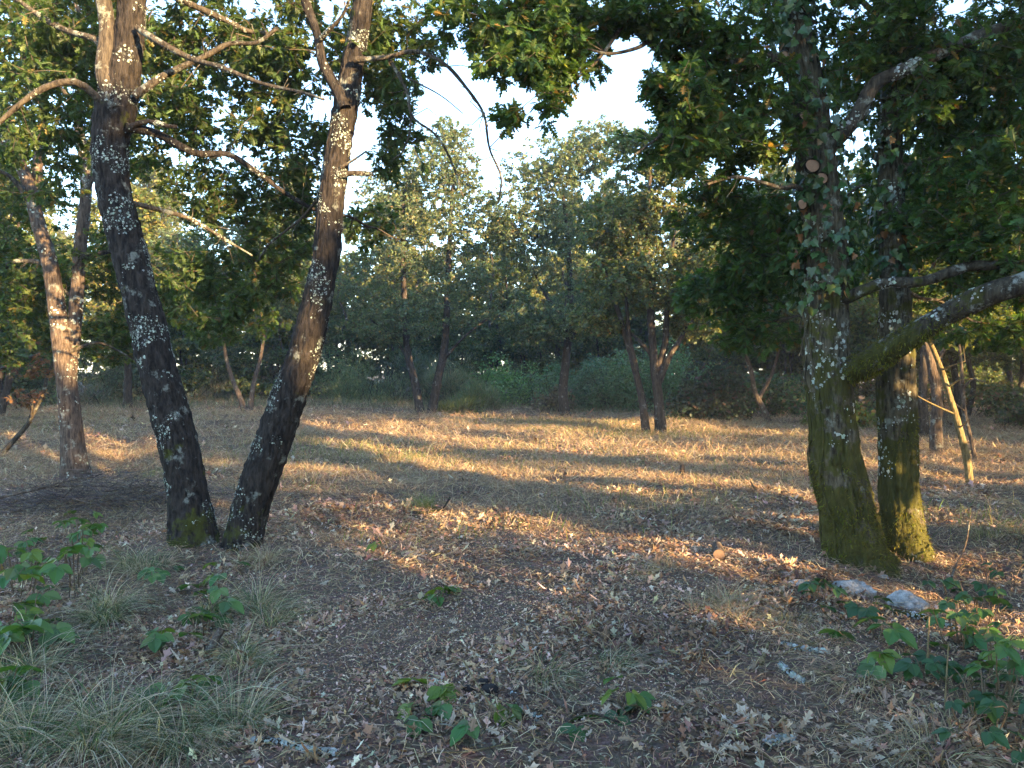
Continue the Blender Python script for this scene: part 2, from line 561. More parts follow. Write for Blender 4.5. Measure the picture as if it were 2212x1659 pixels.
def soil_mat():
    m, nt, nd, lk, bs = new_mat('leaf_mould_soil')
    g = nd.new('ShaderNodeNewGeometry')
    n1 = nd.new('ShaderNodeTexNoise'); n1.inputs['Scale'].default_value = 45; n1.inputs['Detail'].default_value = 8; n1.inputs['Roughness'].default_value = 0.8
    n2 = nd.new('ShaderNodeTexNoise'); n2.inputs['Scale'].default_value = 0.9; n2.inputs['Detail'].default_value = 5
    v = nd.new('ShaderNodeTexVoronoi'); v.inputs['Scale'].default_value = 38
    for n in (n1, n2, v):
        lk.new(g.outputs['Position'], n.inputs['Vector'])
    r = nd.new('ShaderNodeValToRGB')
    e = r.color_ramp.elements
    e[0].position = 0.30; e[0].color = (.045, .032, .025, 1); e[1].position = 0.72; e[1].color = (.30, .22, .16, 1)
    x = e.new(0.5); x.color = (.15, .105, .08, 1)
    lk.new(n1.outputs['Fac'], r.inputs['Fac'])
    mx = nd.new('ShaderNodeMix'); mx.data_type = 'RGBA'; mx.blend_type = 'MULTIPLY'
    mx.inputs['Factor'].default_value = 0.5
    lk.new(r.outputs[0], mx.inputs['A']); lk.new(v.outputs['Color'], mx.inputs['B'])
    mx2 = nd.new('ShaderNodeMix'); mx2.data_type = 'RGBA'
    lk.new(n2.outputs['Fac'], mx2.inputs['Factor']); lk.new(mx.outputs['Result'], mx2.inputs['A']); lk.new(r.outputs[0], mx2.inputs['B'])
    lk.new(mx2.outputs['Result'], bs.inputs['Base Color'])
    bs.inputs['Roughness'].default_value = 0.95
    bs.inputs['Specular IOR Level'].default_value = 0.1
    b = nd.new('ShaderNodeBump'); b.inputs['Strength'].default_value = 0.8; b.inputs['Distance'].default_value = 0.02
    lk.new(n1.outputs['Fac'], b.inputs['Height']); lk.new(b.outputs[0], bs.inputs['Normal'])
    return m


M_CUT, M_STONE, M_SOIL = cut_mat(), stone_mat(), soil_mat()

# ------------------------------------------------------------------ ground
def build_ground():
    n = 380
    b = math.log(2 * 300 / 3.0)
    u = np.linspace(-1, 1, n)
    x = 3.0 * np.sinh(b * u)
    y = 6.0 + 3.0 * np.sinh(b * u)
    X, Y = np.meshgrid(x, y)
    V = np.stack([X, Y, ground_h(X, Y)], -1).reshape(-1, 3)
    i = np.arange(n - 1)[:, None] * n; j = np.arange(n - 1)[None]
    F = np.stack([i + j, i + j + 1, i + n + j + 1, i + n + j], -1).reshape(-1, 4)
    mb = MB(); mb.add(V, [F])
    return link('ground', mb.mesh('ground', smooth=True), M_SOIL, None, 'structure')


build_ground()

# ------------------------------------------------------------------ litter on the ground
PAL_LITTER = [(4, (.24, .155, .10)), (4, (.35, .245, .165)), (3, (.46, .35, .25)), (1.6, (.58, .49, .37)), (2, (.13, .085, .060)), (1.2, (.33, .18, .10))]
PAL_STRAW = [(4, (.42, .31, .18)), (3.5, (.31, .215, .125)), (2, (.54, .44, .28)), (2.5, (.21, .14, .085))]


def scatter(y0, y1, dens, spread=0.72, margin=1.5):
    area = spread * (y1 ** 2 - y0 ** 2) + 2 * margin * (y1 - y0)
    n = int(area * dens)
    y = np.sqrt(y0 ** 2 + rng.random(int(n * 1.0)) * (y1 ** 2 - y0 ** 2))
    x = (rng.random(len(y)) * 2 - 1) * (spread * y + margin)
    return x, y


def on_ground(x, y, lift=0.0):
    return np.stack([x, y, ground_h(x, y) + lift], -1)


def haymask(x, y):
    """where mown straw lies thick: the clearing beyond the leafy foreground"""
    p = np.stack([x, y, 0 * x], -1)
    return np.clip((y - 6.5) / 4.0 + 0.7 * fbm(p * 0.5 + 3, 3), 0, 1)


def build_litter():
    bits, straw = MB(), MB()
    zones = [(1.6, 3.2, 4200, .85), (3.2, 5.0, 5600, .80), (5, 8, 3200, 1.0), (8, 13, 900, 1.4), (13, 22, 190, 2.1), (22, 34, 50, 3.0)]
    for y0, y1, dens, sc in zones:
        x, y = scatter(y0, y1, dens)
        hm = haymask(x, y)
        dr = fbm(np.stack([x, y, 0 * x], -1) * A(1.5, 1.1, 1) + 31, 3)
        k = rng.random(len(x)) > np.clip(hm * 0.55 + 0.30 - 1.1 * dr, 0, .8)
        x, y, dr = x[k], y[k], dr[k]
        n = len(x)
        D = nrm(rng.normal(size=(n, 3)) * A(1, 1, 0.35))
        N = nrm(rng.normal(size=(n, 3)) * 0.45 + A(0, 0, 1))
        size = sc * (0.014 + 0.026 * rng.random(n) ** 2.0 + 0.028 * (rng.random(n) > 0.94))
        size = size * np.clip(1 + 0.9 * fbm(np.stack([x, y, 0 * x], -1) * 2.3 + 77, 2), .55, 1.7)
        tint = mixpal(PAL_LITTER, n) * np.clip(1 + .7 * fbm(np.stack([x, y, 0 * x], -1) * 1.7 + 55, 2), .6, 1.4)[:, None]
        P = on_ground(x, y, 0.004 + 0.012 * rng.random(n) * sc)
        big = size > .034 * sc
        for q_, tp, wd in ((~big, OAK2, .75), (big, OAK1, .8)):
            leaves(bits, tp, P[q_], D[q_], N[q_], size[q_] * (1.25 if tp is OAK1 else 1), tint[q_], curl=rng.normal(size=int(q_.sum())) * (.4 if tp is OAK1 else .3), width=wd)
    zs = [(1.6, 3.2, 1600, .9), (3.2, 5, 1900, .9), (5, 8, 1400, 1.1), (8, 13, 1150, 1.3), (13, 22, 420, 1.75), (22, 34, 110, 2.3)]
    for y0, y1, dens, sc in zs:
        x, y = scatter(y0, y1, dens)
        hm = haymask(x, y)
        dr = fbm(np.stack([x, y, 0 * x], -1) * A(1.5, 1.1, 1) + 31, 3)
        k = rng.random(len(x)) < np.clip(0.42 + 0.65 * hm - .9 * dr, .1, 1)
        x, y, hm = x[k], y[k], hm[k]
        n = len(x)
        a = rng.random(n) * 2 * math.pi
        L = sc * (0.03 + 0.11 * rng.random(n) ** 1.6) * (1 + 0.5 * hm)
        d = np.stack([np.cos(a), np.sin(a), 0 * a], -1)
        P0 = on_ground(x, y, 0.006 + 0.02 * rng.random(n))
        e = P0 + d * L[:, None]
        P2 = on_ground(e[:, 0], e[:, 1], 0.006 + (0.05 + .05 * hm) * rng.random(n) ** 2 * sc)
        P1 = (P0 + P2) / 2 + rng.normal(size=(n, 3)) * (L * 0.16)[:, None] + A(0, 0, 1) * (L * 0.10 + 0.01)[:, None]
        strips(straw, P0, P1, P2, (0.0022 + 0.0025 * rng.random(n)) * sc, mixpal(PAL_STRAW, n), seg=2, taper=0.6)
    o = link('leaf_litter', bits.mesh('leaf_litter'), M_DRY, None, 'stuff')
    tag(o, 'layer of shredded brown oak leaves covering the ground', 'leaf litter')
    o = link('mown_straw', straw.mesh('mown_straw'), M_DRY, None, 'stuff')
    tag(o, 'dry mown grass stems strewn over the clearing', 'straw')


build_litter()

# ------------------------------------------------------------------ trees
PAL_OAK = [(5, (.046, .080, .024)), (4, (.060, .098, .030)), (1.5, (.085, .118, .034)), (0.5, (.14, .11, .035))]
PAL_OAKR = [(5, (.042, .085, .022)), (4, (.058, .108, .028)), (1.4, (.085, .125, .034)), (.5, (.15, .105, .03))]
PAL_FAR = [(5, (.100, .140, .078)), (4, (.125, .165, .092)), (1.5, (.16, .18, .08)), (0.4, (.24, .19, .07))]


def grow(skel, tips, maxseg=0.22, sag=0.05, jit=0.10):
    """join every tip to the nearest wood already there; returns nodes, parent index, terminal flags"""
    K = len(skel)
    cap = K + len(tips) * 10
    nodes = np.zeros((cap, 3)); nodes[:K] = skel
    par = np.full(cap, -1)
    d0 = np.array([np.min(((skel - t) ** 2).sum(1)) for t in tips])
    n = K
    ends = []
    for t in tips[np.argsort(d0)]:
        d2 = ((nodes[:n] - t) ** 2).sum(1)
        # prefer wood further in and slightly below
        i = int(np.argmin(d2))
        base = nodes[i]
        L = math.sqrt(d2[i])
        m = int(min(9, max(1, math.ceil(L / maxseg))))
        if n + m >= cap:
            break
        p = i
        for s in range(1, m + 1):
            f = s / m
            q = base + (t - base) * f
            if s < m:
                q = q + rng.normal(size=3) * jit * L / m + A(0, 0, sag * L * 4 * f * (1 - f))
            nodes[n] = q; par[n] = p; p = n; n += 1
        ends.append(p)
    return nodes[:n], par[:n], np.array(ends, int)


def wood_radii(par, K, r0, power=0.46):
    n = len(par)
    cnt = np.ones(n)
    for i in range(n - 1, K - 1, -1):
        if par[i] >= K:
            cnt[par[i]] += 1
    return r0 * cnt ** power


def ell_tips(clouds, gate=0.0, gk=0.9, seed=0.0):
    """clouds: (centre, (rx, ry, rz), n) -> tip points, biased outward, thinned by noise so that gaps open"""
    out = []
    for c, r, n in clouds:
        c = np.asarray(c, float); r = np.asarray(r, float)
        m = int(n * (1.0 if gate <= -1 else 2.2))
        d = rdir(m)
        p = c + d * (rng.random(m) ** 0.42)[:, None] * r
        if gate > -1:
            p = p[fbm(p * gk + seed, 2) > gate]
        out.append(p[:n])
    return np.vstack(out)


def foliage(crown, twig, skel, clouds, lod, size, pal, per=8, mult=1.0, r0=0.0022, gate=-0.05, gk=0.9, seed=0.0, twig_tint=(.07, .055, .04), inner=2, droop=0.35, maxseg=0.22):
    tips = ell_tips([(c, r, int(n * mult)) for c, r, n in clouds], gate, gk, seed)
    nodes, par, ends = grow(skel, tips, maxseg)
    K = len(skel)
    rad = wood_radii(par, K, r0)
    i = np.arange(K, len(nodes))
    rp = rad[par[i]].copy(); rp[par[i] < K] = rad[i][par[i] < K] * 1.15
    rods(twig, nodes[par[i]], nodes[i], np.minimum(rp, rad[i] * 1.6), rad[i], vary(twig_tint, len(i), 0.25, 0.05), 3)
    # leaves gather in rosettes at the twig ends, a few along the last stretch
    src = np.concatenate([np.repeat(ends, per), np.repeat(par[ends], inner)])
    src = src[src >= K]
    n = len(src)
    axis = nrm(nodes[src] - nodes[par[src]])
    D = nrm(axis * 0.55 + rdir(n) * A(1, 1, 0.65) - A(0, 0, droop) * rng.random((n, 1)))
    P = nodes[src] + D * 0.015 - axis * (0.10 * rng.random(n) * (size / 0.12))[:, None]
    N = nrm(rdir(n) * 0.75 + A(0, 0, 1))
    s = size * (0.55 + 0.6 * rng.random(n))
    leaves(crown, lod, P, D, N, s, mixpal(pal, n, 0.22, 0.07), curl=0.12 + 0.2 * rng.random(n))


def limb(root, pts, r0, r1, mat, sides=10, seed=1.0, name='branch', parent=None, step=0.05, lump=0.16):
    mb = MB()
    m = len(pts)
    lump *= 1.6
    P_, R_ = resample(pts, [1.0] * m, 0.22)
    g_ = np.random.default_rng(int(seed * 97) % 99991)
    if len(P_) > 4:
        P_[1:-1] += g_.normal(size=(len(P_) - 2, 3)) * min(.022, .5 * r0 + .006)
        pts, m = P_, len(P_)
    rad = [r0 + (r1 - r0) * (i / (m - 1)) ** 0.8 for i in range(m)]
    V, rd = tube(mb, pts, rad, step, sides, amp=0.006 * min(1, r0 / 0.05), lump=lump, seed=seed)
    nt_ = min(26, 2 * m)
    if m > 4 and name == 'branch':
        k_ = g_.integers(1, m - 1, nt_)
        a_ = np.asarray(pts)[k_]; ax_ = nrm(np.asarray(pts)[k_ + 1] - a_)
        d_ = nrm(nrm(g_.normal(size=(nt_, 3))) + ax_ * .6)
        l_ = (.06 + .30 * g_.random(nt_) ** 2)
        b_ = a_ + d_ * (l_ * .55)[:, None]
        c_ = b_ + nrm(d_ + g_.normal(size=(nt_, 3)) * .5) * (l_ * .5)[:, None]
        rods(mb, a_, b_, .0045, .0032, (1, 1, 1), 5); rods(mb, b_, c_, .0032, .0015, (1, 1, 1), 5)
    o = part(name, mb, mat, root, True, parent=parent)
    P, _ = resample(pts, rad, 0.15)
    return o, P, V, rd


def pxr(w, depth):
    return w / 2 / FPX * depth


def add_lichen(root, V, rd, n, smin, smax, thr=0.05, k=2.6, seed=0.0, zmin=-9, base=(.28, .315, .27), parent=None):
    p, nn = pick_on(V, rd, n, lambda q: ((fbm(q * k + seed, 3) > thr) & (q[:, 2] > zmin)).astype(float))
    mb = MB()
    m = len(p)
    flakes(mb, p, nn, smin + (smax - smin) * rng.random(m) ** 2.6, vary(base, m, 0.30, 0.05))
    return part('lichen', mb, M_LICHEN, root, kind='stuff', parent=parent)


def add_moss(root, V, rd, n, where, length=0.022, pal=None, parent=None):
    p, nn = pick_on(V, rd, n, where)
    m = len(p)
    mb = MB()
    d = nrm(nn * 0.8 + rdir(m) * 0.7 - A(0, 0, 0.3))
    L = length * (0.5 + rng.random(m))
    q = p + d * L[:, None]
    strips(mb, p - nn * 0.004, (p + q) / 2 + nn * 0.004, q - A(0, 0, 0.004), 0.006 + 0.006 * rng.random(m),
           mixpal(pal or [(3, (.115, .115, .020)), (3, (.15, .145, .026)), (2, (.08, .075, .025))], m), seg=1, taper=0.4)
    return part('moss', mb, M_MOSS, root, kind='stuff', parent=parent)


# ---- the two leaning oaks on the left
def oak_left_leaning():
    dep = 6.75
    base = gp(420, 1160)
    dep = base[1]
    r = thing('oak_tree', 'dark oak leaning left, white lichen patches, moss around its foot, forked top', 'tree', base)
    mb = MB()
    px = [(424, 1195, 112), (418, 1160, 104), (408, 1080, 90), (392, 990, 86), (370, 900, 85), (342, 800, 83), (318, 700, 82), (294, 600, 80), (268, 500, 76), (243, 400, 74), (238, 310, 78), (250, 235, 92), (262, 180, 80), (275, 110, 64), (285, 10, 60), (292, -150, 54), (305, -420, 44), (300, -700, 30)]
    V, rd = tube(mb, ats([(a, b) for a, b, w in px], dep, 0.25), [pxr(w, dep) * .90 for *_, w in px], 0.014, 80, amp=0.015, ridge=0.014, ridge_k=9, lump=0.09, seed=1.3, flare=(0.16, 0.22, 3))
    t = part('trunk', mb, M_BARK_DARK, r, True)
    add_lichen(r, V, rd, 26000, 0.002, 0.013, 0.19, 5.5, 4.0, parent=t)
    add_moss(r, V, rd, 16000, lambda q: np.clip((0.22 - (q[:, 2] - base[2])) * 2.5 + 1.5 * fbm(q * 5, 3), 0, 1) * (q[:, 2] < base[2] + .55), 0.016, parent=t, pal=[(3, (.060, .070, .014)), (3, (.085, .095, .018)), (1, (.045, .04, .02))])
    skel = []
    L = [
        ([(252, 240), (235, 195), (226, 150), (222, 60), (226, -40), (215, -200), (190, -400)], 44, 22, 0.1, M_BARK_LIMB),
        ([(232, 235), (205, 208), (155, 192), (95, 186), (45, 218), (0, 265), (-70, 330)], 20, 8, -0.5, M_BARK_LIMB),
        ([(226, 120), (205, 92), (150, 65), (90, 36), (40, 8), (-60, -30)], 17, 8, 0.5, M_BARK_LIMB),
        ([(290, 208), (345, 166), (440, 132), (500, 102), (548, 88), (600, 60)], 18, 7, 0.2, M_BARK_LIMB),
        ([(295, 60), (360, 98), (420, 130), (480, 142), (560, 175), (640, 206), (700, 215)], 15, 5, -0.6, M_BARK_LIMB),
        ([(270, 275), (330, 292), (420, 326), (500, 346), (560, 380), (620, 410), (684, 456)], 19, 9, 0.6, M_BARK_DARK),
        ([(250, 430), (350, 455), (420, 480), (480, 510), (545, 552)], 13, 5, 0.8, M_BARK_LIMB),
        ([(287, -40), (380, -12), (470, 40), (530, 70), (640, 95), (690, 110)], 18, 6, 0.9, M_BARK_LIMB),
        ([(285, 272), (320, 262), (360, 272), (382, 274)], 12, 8, 0.0, M_BARK_DARK),
        ([(300, -120), (200, -200), (60, -260), (-100, -330)], 22, 9, 0.9, M_BARK_LIMB),
        ([(300, -300), (420, -330), (600, -380), (800, -420)], 22, 9, 0.9, M_BARK_LIMB),
    ]
    for i, (pp, w0, w1, dd, m) in enumerate(L):
        o, P, LV, Lr = limb(r, ats(pp, dep + 0.08, dd), pxr(w0, dep), pxr(w1, dep), m, seed=i * 2.1)
        add_lichen(r, LV, Lr, 420, 0.003, 0.014, 0.12, 7, i, base=(.28, .30, .25), parent=o)
        skel.append(P[len(P) // 5:])
    skel = np.vstack(skel)
    cl = [(at(80, 120, 7.0), (.75, .8, .55), 150), (at(60, 330, 7.4), (.6, .7, .5), 70), (at(430, 60, 7.6), (.7, .8, .4), 120), (at(560, 150, 7.6), (.6, .8, .45), 120),
          (at(430, 240, 7.5), (.5, .7, .35), 60), (at(470, 420, 7.8), (.55, .7, .35), 90), (at(600, 300, 7.4), (.45, .7, .4), 70),
          (at(330, 160, 8.0), (.8, .8, .5), 110), (at(150, 40, 7.8), (.9, .8, .5), 110), (at(180, 260, 8.2), (.7, .8, .5), 90), (at(400, 330, 8.4), (.7, .8, .4), 80), (at(150, -200, 7.0), (1.1, 1.2, .6), 130), (at(500, -300, 7.2), (1.4, 1.3, .6), 170), (at(250, -600, 7.2), (1.8, 1.6, .9), 220)]
    crown, tw = MB(), MB()
    foliage(crown, tw, skel, cl, OAK0, 0.082, PAL_OAK, 8, mult=2.0, gate=-0.1, gk=2.3, seed=2.0)
    part('crown', crown, M_LEAF, r)
    part('twigs', tw, M_TWIG, r, kind='stuff')


def oak_right_leaning():
    base = gp(528, 1178)
    dep = base[1]
    r = thing('oak_tree', 'dark oak leaning right beside the mossy-footed one, thin forked stem', 'tree', base)
    mb = MB()
    px = [(512, 1215, 92), (524, 1175, 88), (545, 1085, 86), (588, 960, 85), (630, 842, 79), (664, 740, 72), (688, 640, 65), (705, 550, 62), (713, 450, 60), (722, 380, 60), (737, 285, 57), (750, 210, 60), (765, 120, 48), (785, 0, 45), (802, -160, 40), (815, -420, 32), (810, -680, 22)]
    V, rd = tube(mb, ats([(a, b) for a, b, w in px], dep, 0.3), [pxr(w, dep) * .90 for *_, w in px], 0.014, 76, amp=0.015, ridge=0.014, ridge_k=9, lump=0.09, seed=5.3, flare=(0.14, 0.20, 3))
    t = part('trunk', mb, M_BARK_DARK, r, True)
    add_lichen(r, V, rd, 20000, 0.002, 0.012, 0.19, 5.5, 9.0, parent=t)
    add_moss(r, V, rd, 9000, lambda q: np.clip((0.10 - (q[:, 2] - base[2])) * 3 + 1.4 * fbm(q * 5, 3), 0, 1) * (q[:, 2] < base[2] + .35), 0.015, parent=t, pal=[(3, (.060, .070, .014)), (3, (.080, .09, .018)), (1, (.045, .04, .02))])
    skel = []
    L = [
        ([(745, 235), (728, 195), (708, 140), (690, 82), (668, 30), (650, -40), (625, -200), (600, -350)], 28, 14, 0.1, M_BARK_DARK),
        ([(690, 88), (712, 64), (742, 30), (760, -20)], 10, 5, -0.3, M_BARK_LIMB),
        ([(765, 130), (830, 118), (880, 110), (922, 126), (970, 147), (1002, 192), (1042, 246), (1070, 315), (1086, 385), (1076, 440)], 13, 3, -0.5, M_BARK_LIMB),
        ([(838, 122), (866, 185), (888, 250), (932, 292), (975, 352), (1000, 425)], 9, 3, -0.2, M_BARK_LIMB),
        ([(888, 250), (884, 290), (868, 330), (848, 345)], 5, 3, 0.0, M_BARK_LIMB),
        ([(728, 378), (765, 374), (806, 376)], 13, 9, 0.0, M_BARK_LIMB),
        ([(735, 362), (765, 345), (792, 326)], 7, 4, 0.0, M_BARK_LIMB),
        ([(1000, 375), (1020, 352), (1060, 340)], 3, 1.5, 0.0, M_BARK_LIMB),
        ([(880, 168), (950, 205), (1000, 245)], 4, 2, 0.0, M_BARK_LIMB),
        ([(720, 400), (690, 425), (650, 470), (600, 500), (560, 560)], 9, 4, 1.2, M_BARK_LIMB),
        ([(712, 460), (760, 470), (820, 500), (880, 520)], 8, 4, 1.2, M_BARK_LIMB),
        ([(800, -150), (900, -200), (1050, -230)], 16, 7, 0.6, M_BARK_LIMB),
    ]
    for i, (pp, w0, w1, dd, m) in enumerate(L):
        o, P, LV, Lr = limb(r, ats(pp, dep + 0.08, dd), pxr(w0, dep), pxr(w1, dep), m, sides=8, seed=40 + i * 2.1)
        if w0 > 8:
            add_lichen(r, LV, Lr, 300, 0.003, 0.012, 0.12, 7, i, base=(.28, .30, .25), parent=o)
        skel.append(P[len(P) // 5:])
    skel = np.vstack(skel)
    cl = [(at(620, 120, 7.0), (.5, .7, .5), 100), (at(880, 60, 7.0), (.55, .6, .35), 80), (at(660, 330, 7.5), (.4, .7, .4), 60), (at(860, 220, 6.6), (.22, .4, .3), 26), (at(560, 560, 8.0), (.7, .7, .55), 120), (at(500, 690, 8.4), (.6, .7, .35), 70),
          (at(720, 60, 7.6), (.6, .7, .4), 90), (at(600, 440, 8.2), (.6, .7, .4), 90), (at(430, 580, 8.6), (.6, .7, .45), 90), (at(820, 150, 6.8), (.4, .5, .4), 60), (at(870, 340, 7.0), (.35, .5, .25), 26), (at(800, 480, 8.0), (.35, .5, .3), 30),
          (at(650, -250, 7.0), (1.2, 1.2, .7), 150), (at(930, -220, 7.0), (.9, 1.1, .5), 110), (at(780, -600, 7.2), (1.6, 1.5, .9), 180)]
    crown, tw = MB(), MB()
    foliage(crown, tw, skel, cl, OAK0, 0.082, PAL_OAK, 8, mult=2.0, gate=-0.1, gk=2.3, seed=6.0)
    part('crown', crown, M_LEAF, r)
    part('twigs', tw, M_TWIG, r, kind='stuff')


def oak_left_edge():
    base = gp(160, 1035)
    dep = base[1]
    r = thing('oak_tree', 'slender twin-stemmed oak at the left, behind the brushwood heap', 'tree', base)
    mb = MB()
    px = [(168, 1060, 66), (163, 1030, 58), (157, 960, 46), (150, 880, 40), (138, 780, 38), (122, 660, 34), (108, 570, 30), (82, 480, 27), (62, 400, 24), (30, 330, 22), (-20, 250, 20), (-80, 120, 16)]
    V, rd = tube(mb, ats([(a, b) for a, b, w in px], dep), [pxr(w, dep) for *_, w in px], 0.035, 32, amp=0.008, ridge=0.010, lump=0.08, seed=11, flare=(0.2, 0.3, 3))
    px2 = [(150, 820, 26), (158, 740, 28), (165, 650, 27), (175, 520, 25), (186, 410, 22), (180, 330, 20), (168, 250, 18), (175, 120, 15), (160, -60, 12)]
    V2, rd2 = tube(mb, ats([(a, b) for a, b, w in px2], dep + 0.1), [pxr(w, dep) for *_, w in px2], 0.035, 28, amp=0.008, ridge=0.008, lump=0.08, seed=14)
    px3 = [(75, 470, 22), (80, 380, 20), (88, 300, 18), (95, 220, 16), (85, 120, 13), (95, -40, 10)]
    V3, rd3 = tube(mb, ats([(a, b) for a, b, w in px3], dep + 0.2), [pxr(w, dep) for *_, w in px3], 0.04, 20, amp=0.006, lump=0.08, seed=15)
    t = part('trunk', mb, M_BARK_GREY, r, True)
    for g, h in ((V, rd), (V2, rd2)):
        add_lichen(r, g, h, 1500, 0.008, 0.03, 0.10, 2.2, 1.0, base=(.34, .37, .31), parent=t)
    skel = []
    L = [([(180, 420), (215, 380), (240, 330), (300, 280)], 12, 5, 0.5), ([(110, 580), (60, 560), (0, 590), (-60, 600)], 14, 6, 0.4), ([(70, 440), (20, 380), (-40, 360)], 14, 6, -0.4),
         ([(172, 560), (230, 540), (300, 560), (380, 600)], 12, 4, 1.0), ([(150, 760), (210, 740), (270, 765), (310, 790)], 9, 3, 0.6), ([(165, 650), (120, 620), (60, 640), (0, 690)], 9, 4, 0.8),
         ([(165, 240), (120, 180), (60, 160)], 12, 5, 0.3), ([(172, 200), (260, 150), (330, 130)], 12, 5, 0.6), ([(0, 290), (60, 180), (40, 60)], 12, 5, 0.3)]
    for i, (pp, w0, w1, dd) in enumerate(L):
        o, P, *_ = limb(r, ats(pp, dep, dd), pxr(w0, dep), pxr(w1, dep), M_BARK_LIMB, sides=8, seed=60 + i)
        skel.append(P[1:])
    skel = np.vstack(skel)
    cl = [(at(40, 140, 10.5), (1.1, 1.0, .8), 170), (at(180, 60, 10.8), (1.1, 1.0, .7), 150), (at(320, 130, 11), (.8, 1, .8), 120), (at(30, 420, 10.6), (.7, 1, .8), 110), (at(50, 620, 11), (.75, 1.0, .6), 170), (at(230, 560, 11), (.6, .9, .6), 110),
          (at(250, 730, 11), (.6, .8, .4), 90), (at(360, 640, 11.4), (.7, .9, .5), 110), (at(20, 740, 11), (.7, .9, .35), 90), (at(100, -150, 10.6), (1.6, 1.4, 1.0), 220), (at(240, 330, 11), (.7, .8, .5), 80)]
    crown, tw = MB(), MB()
    foliage(crown, tw, skel, cl, OAK1, 0.10, [(4, (.050, .085, .022)), (4, (.075, .110, .028)), (2, (.12, .14, .035)), (.8, (.18, .14, .04))], 8, mult=1.9, gate=-0.12, gk=1.2, seed=12.0)
    part('crown', crown, M_LEAF, r)
    part('twigs', tw, M_TWIG, r, kind='stuff')


# ---- the two mossy oaks on the right
STUBS = [(1694, 118, 9), (1737, 249, 10), (1755, 358, 16), (1776, 385, 13), (1733, 441, 11)]


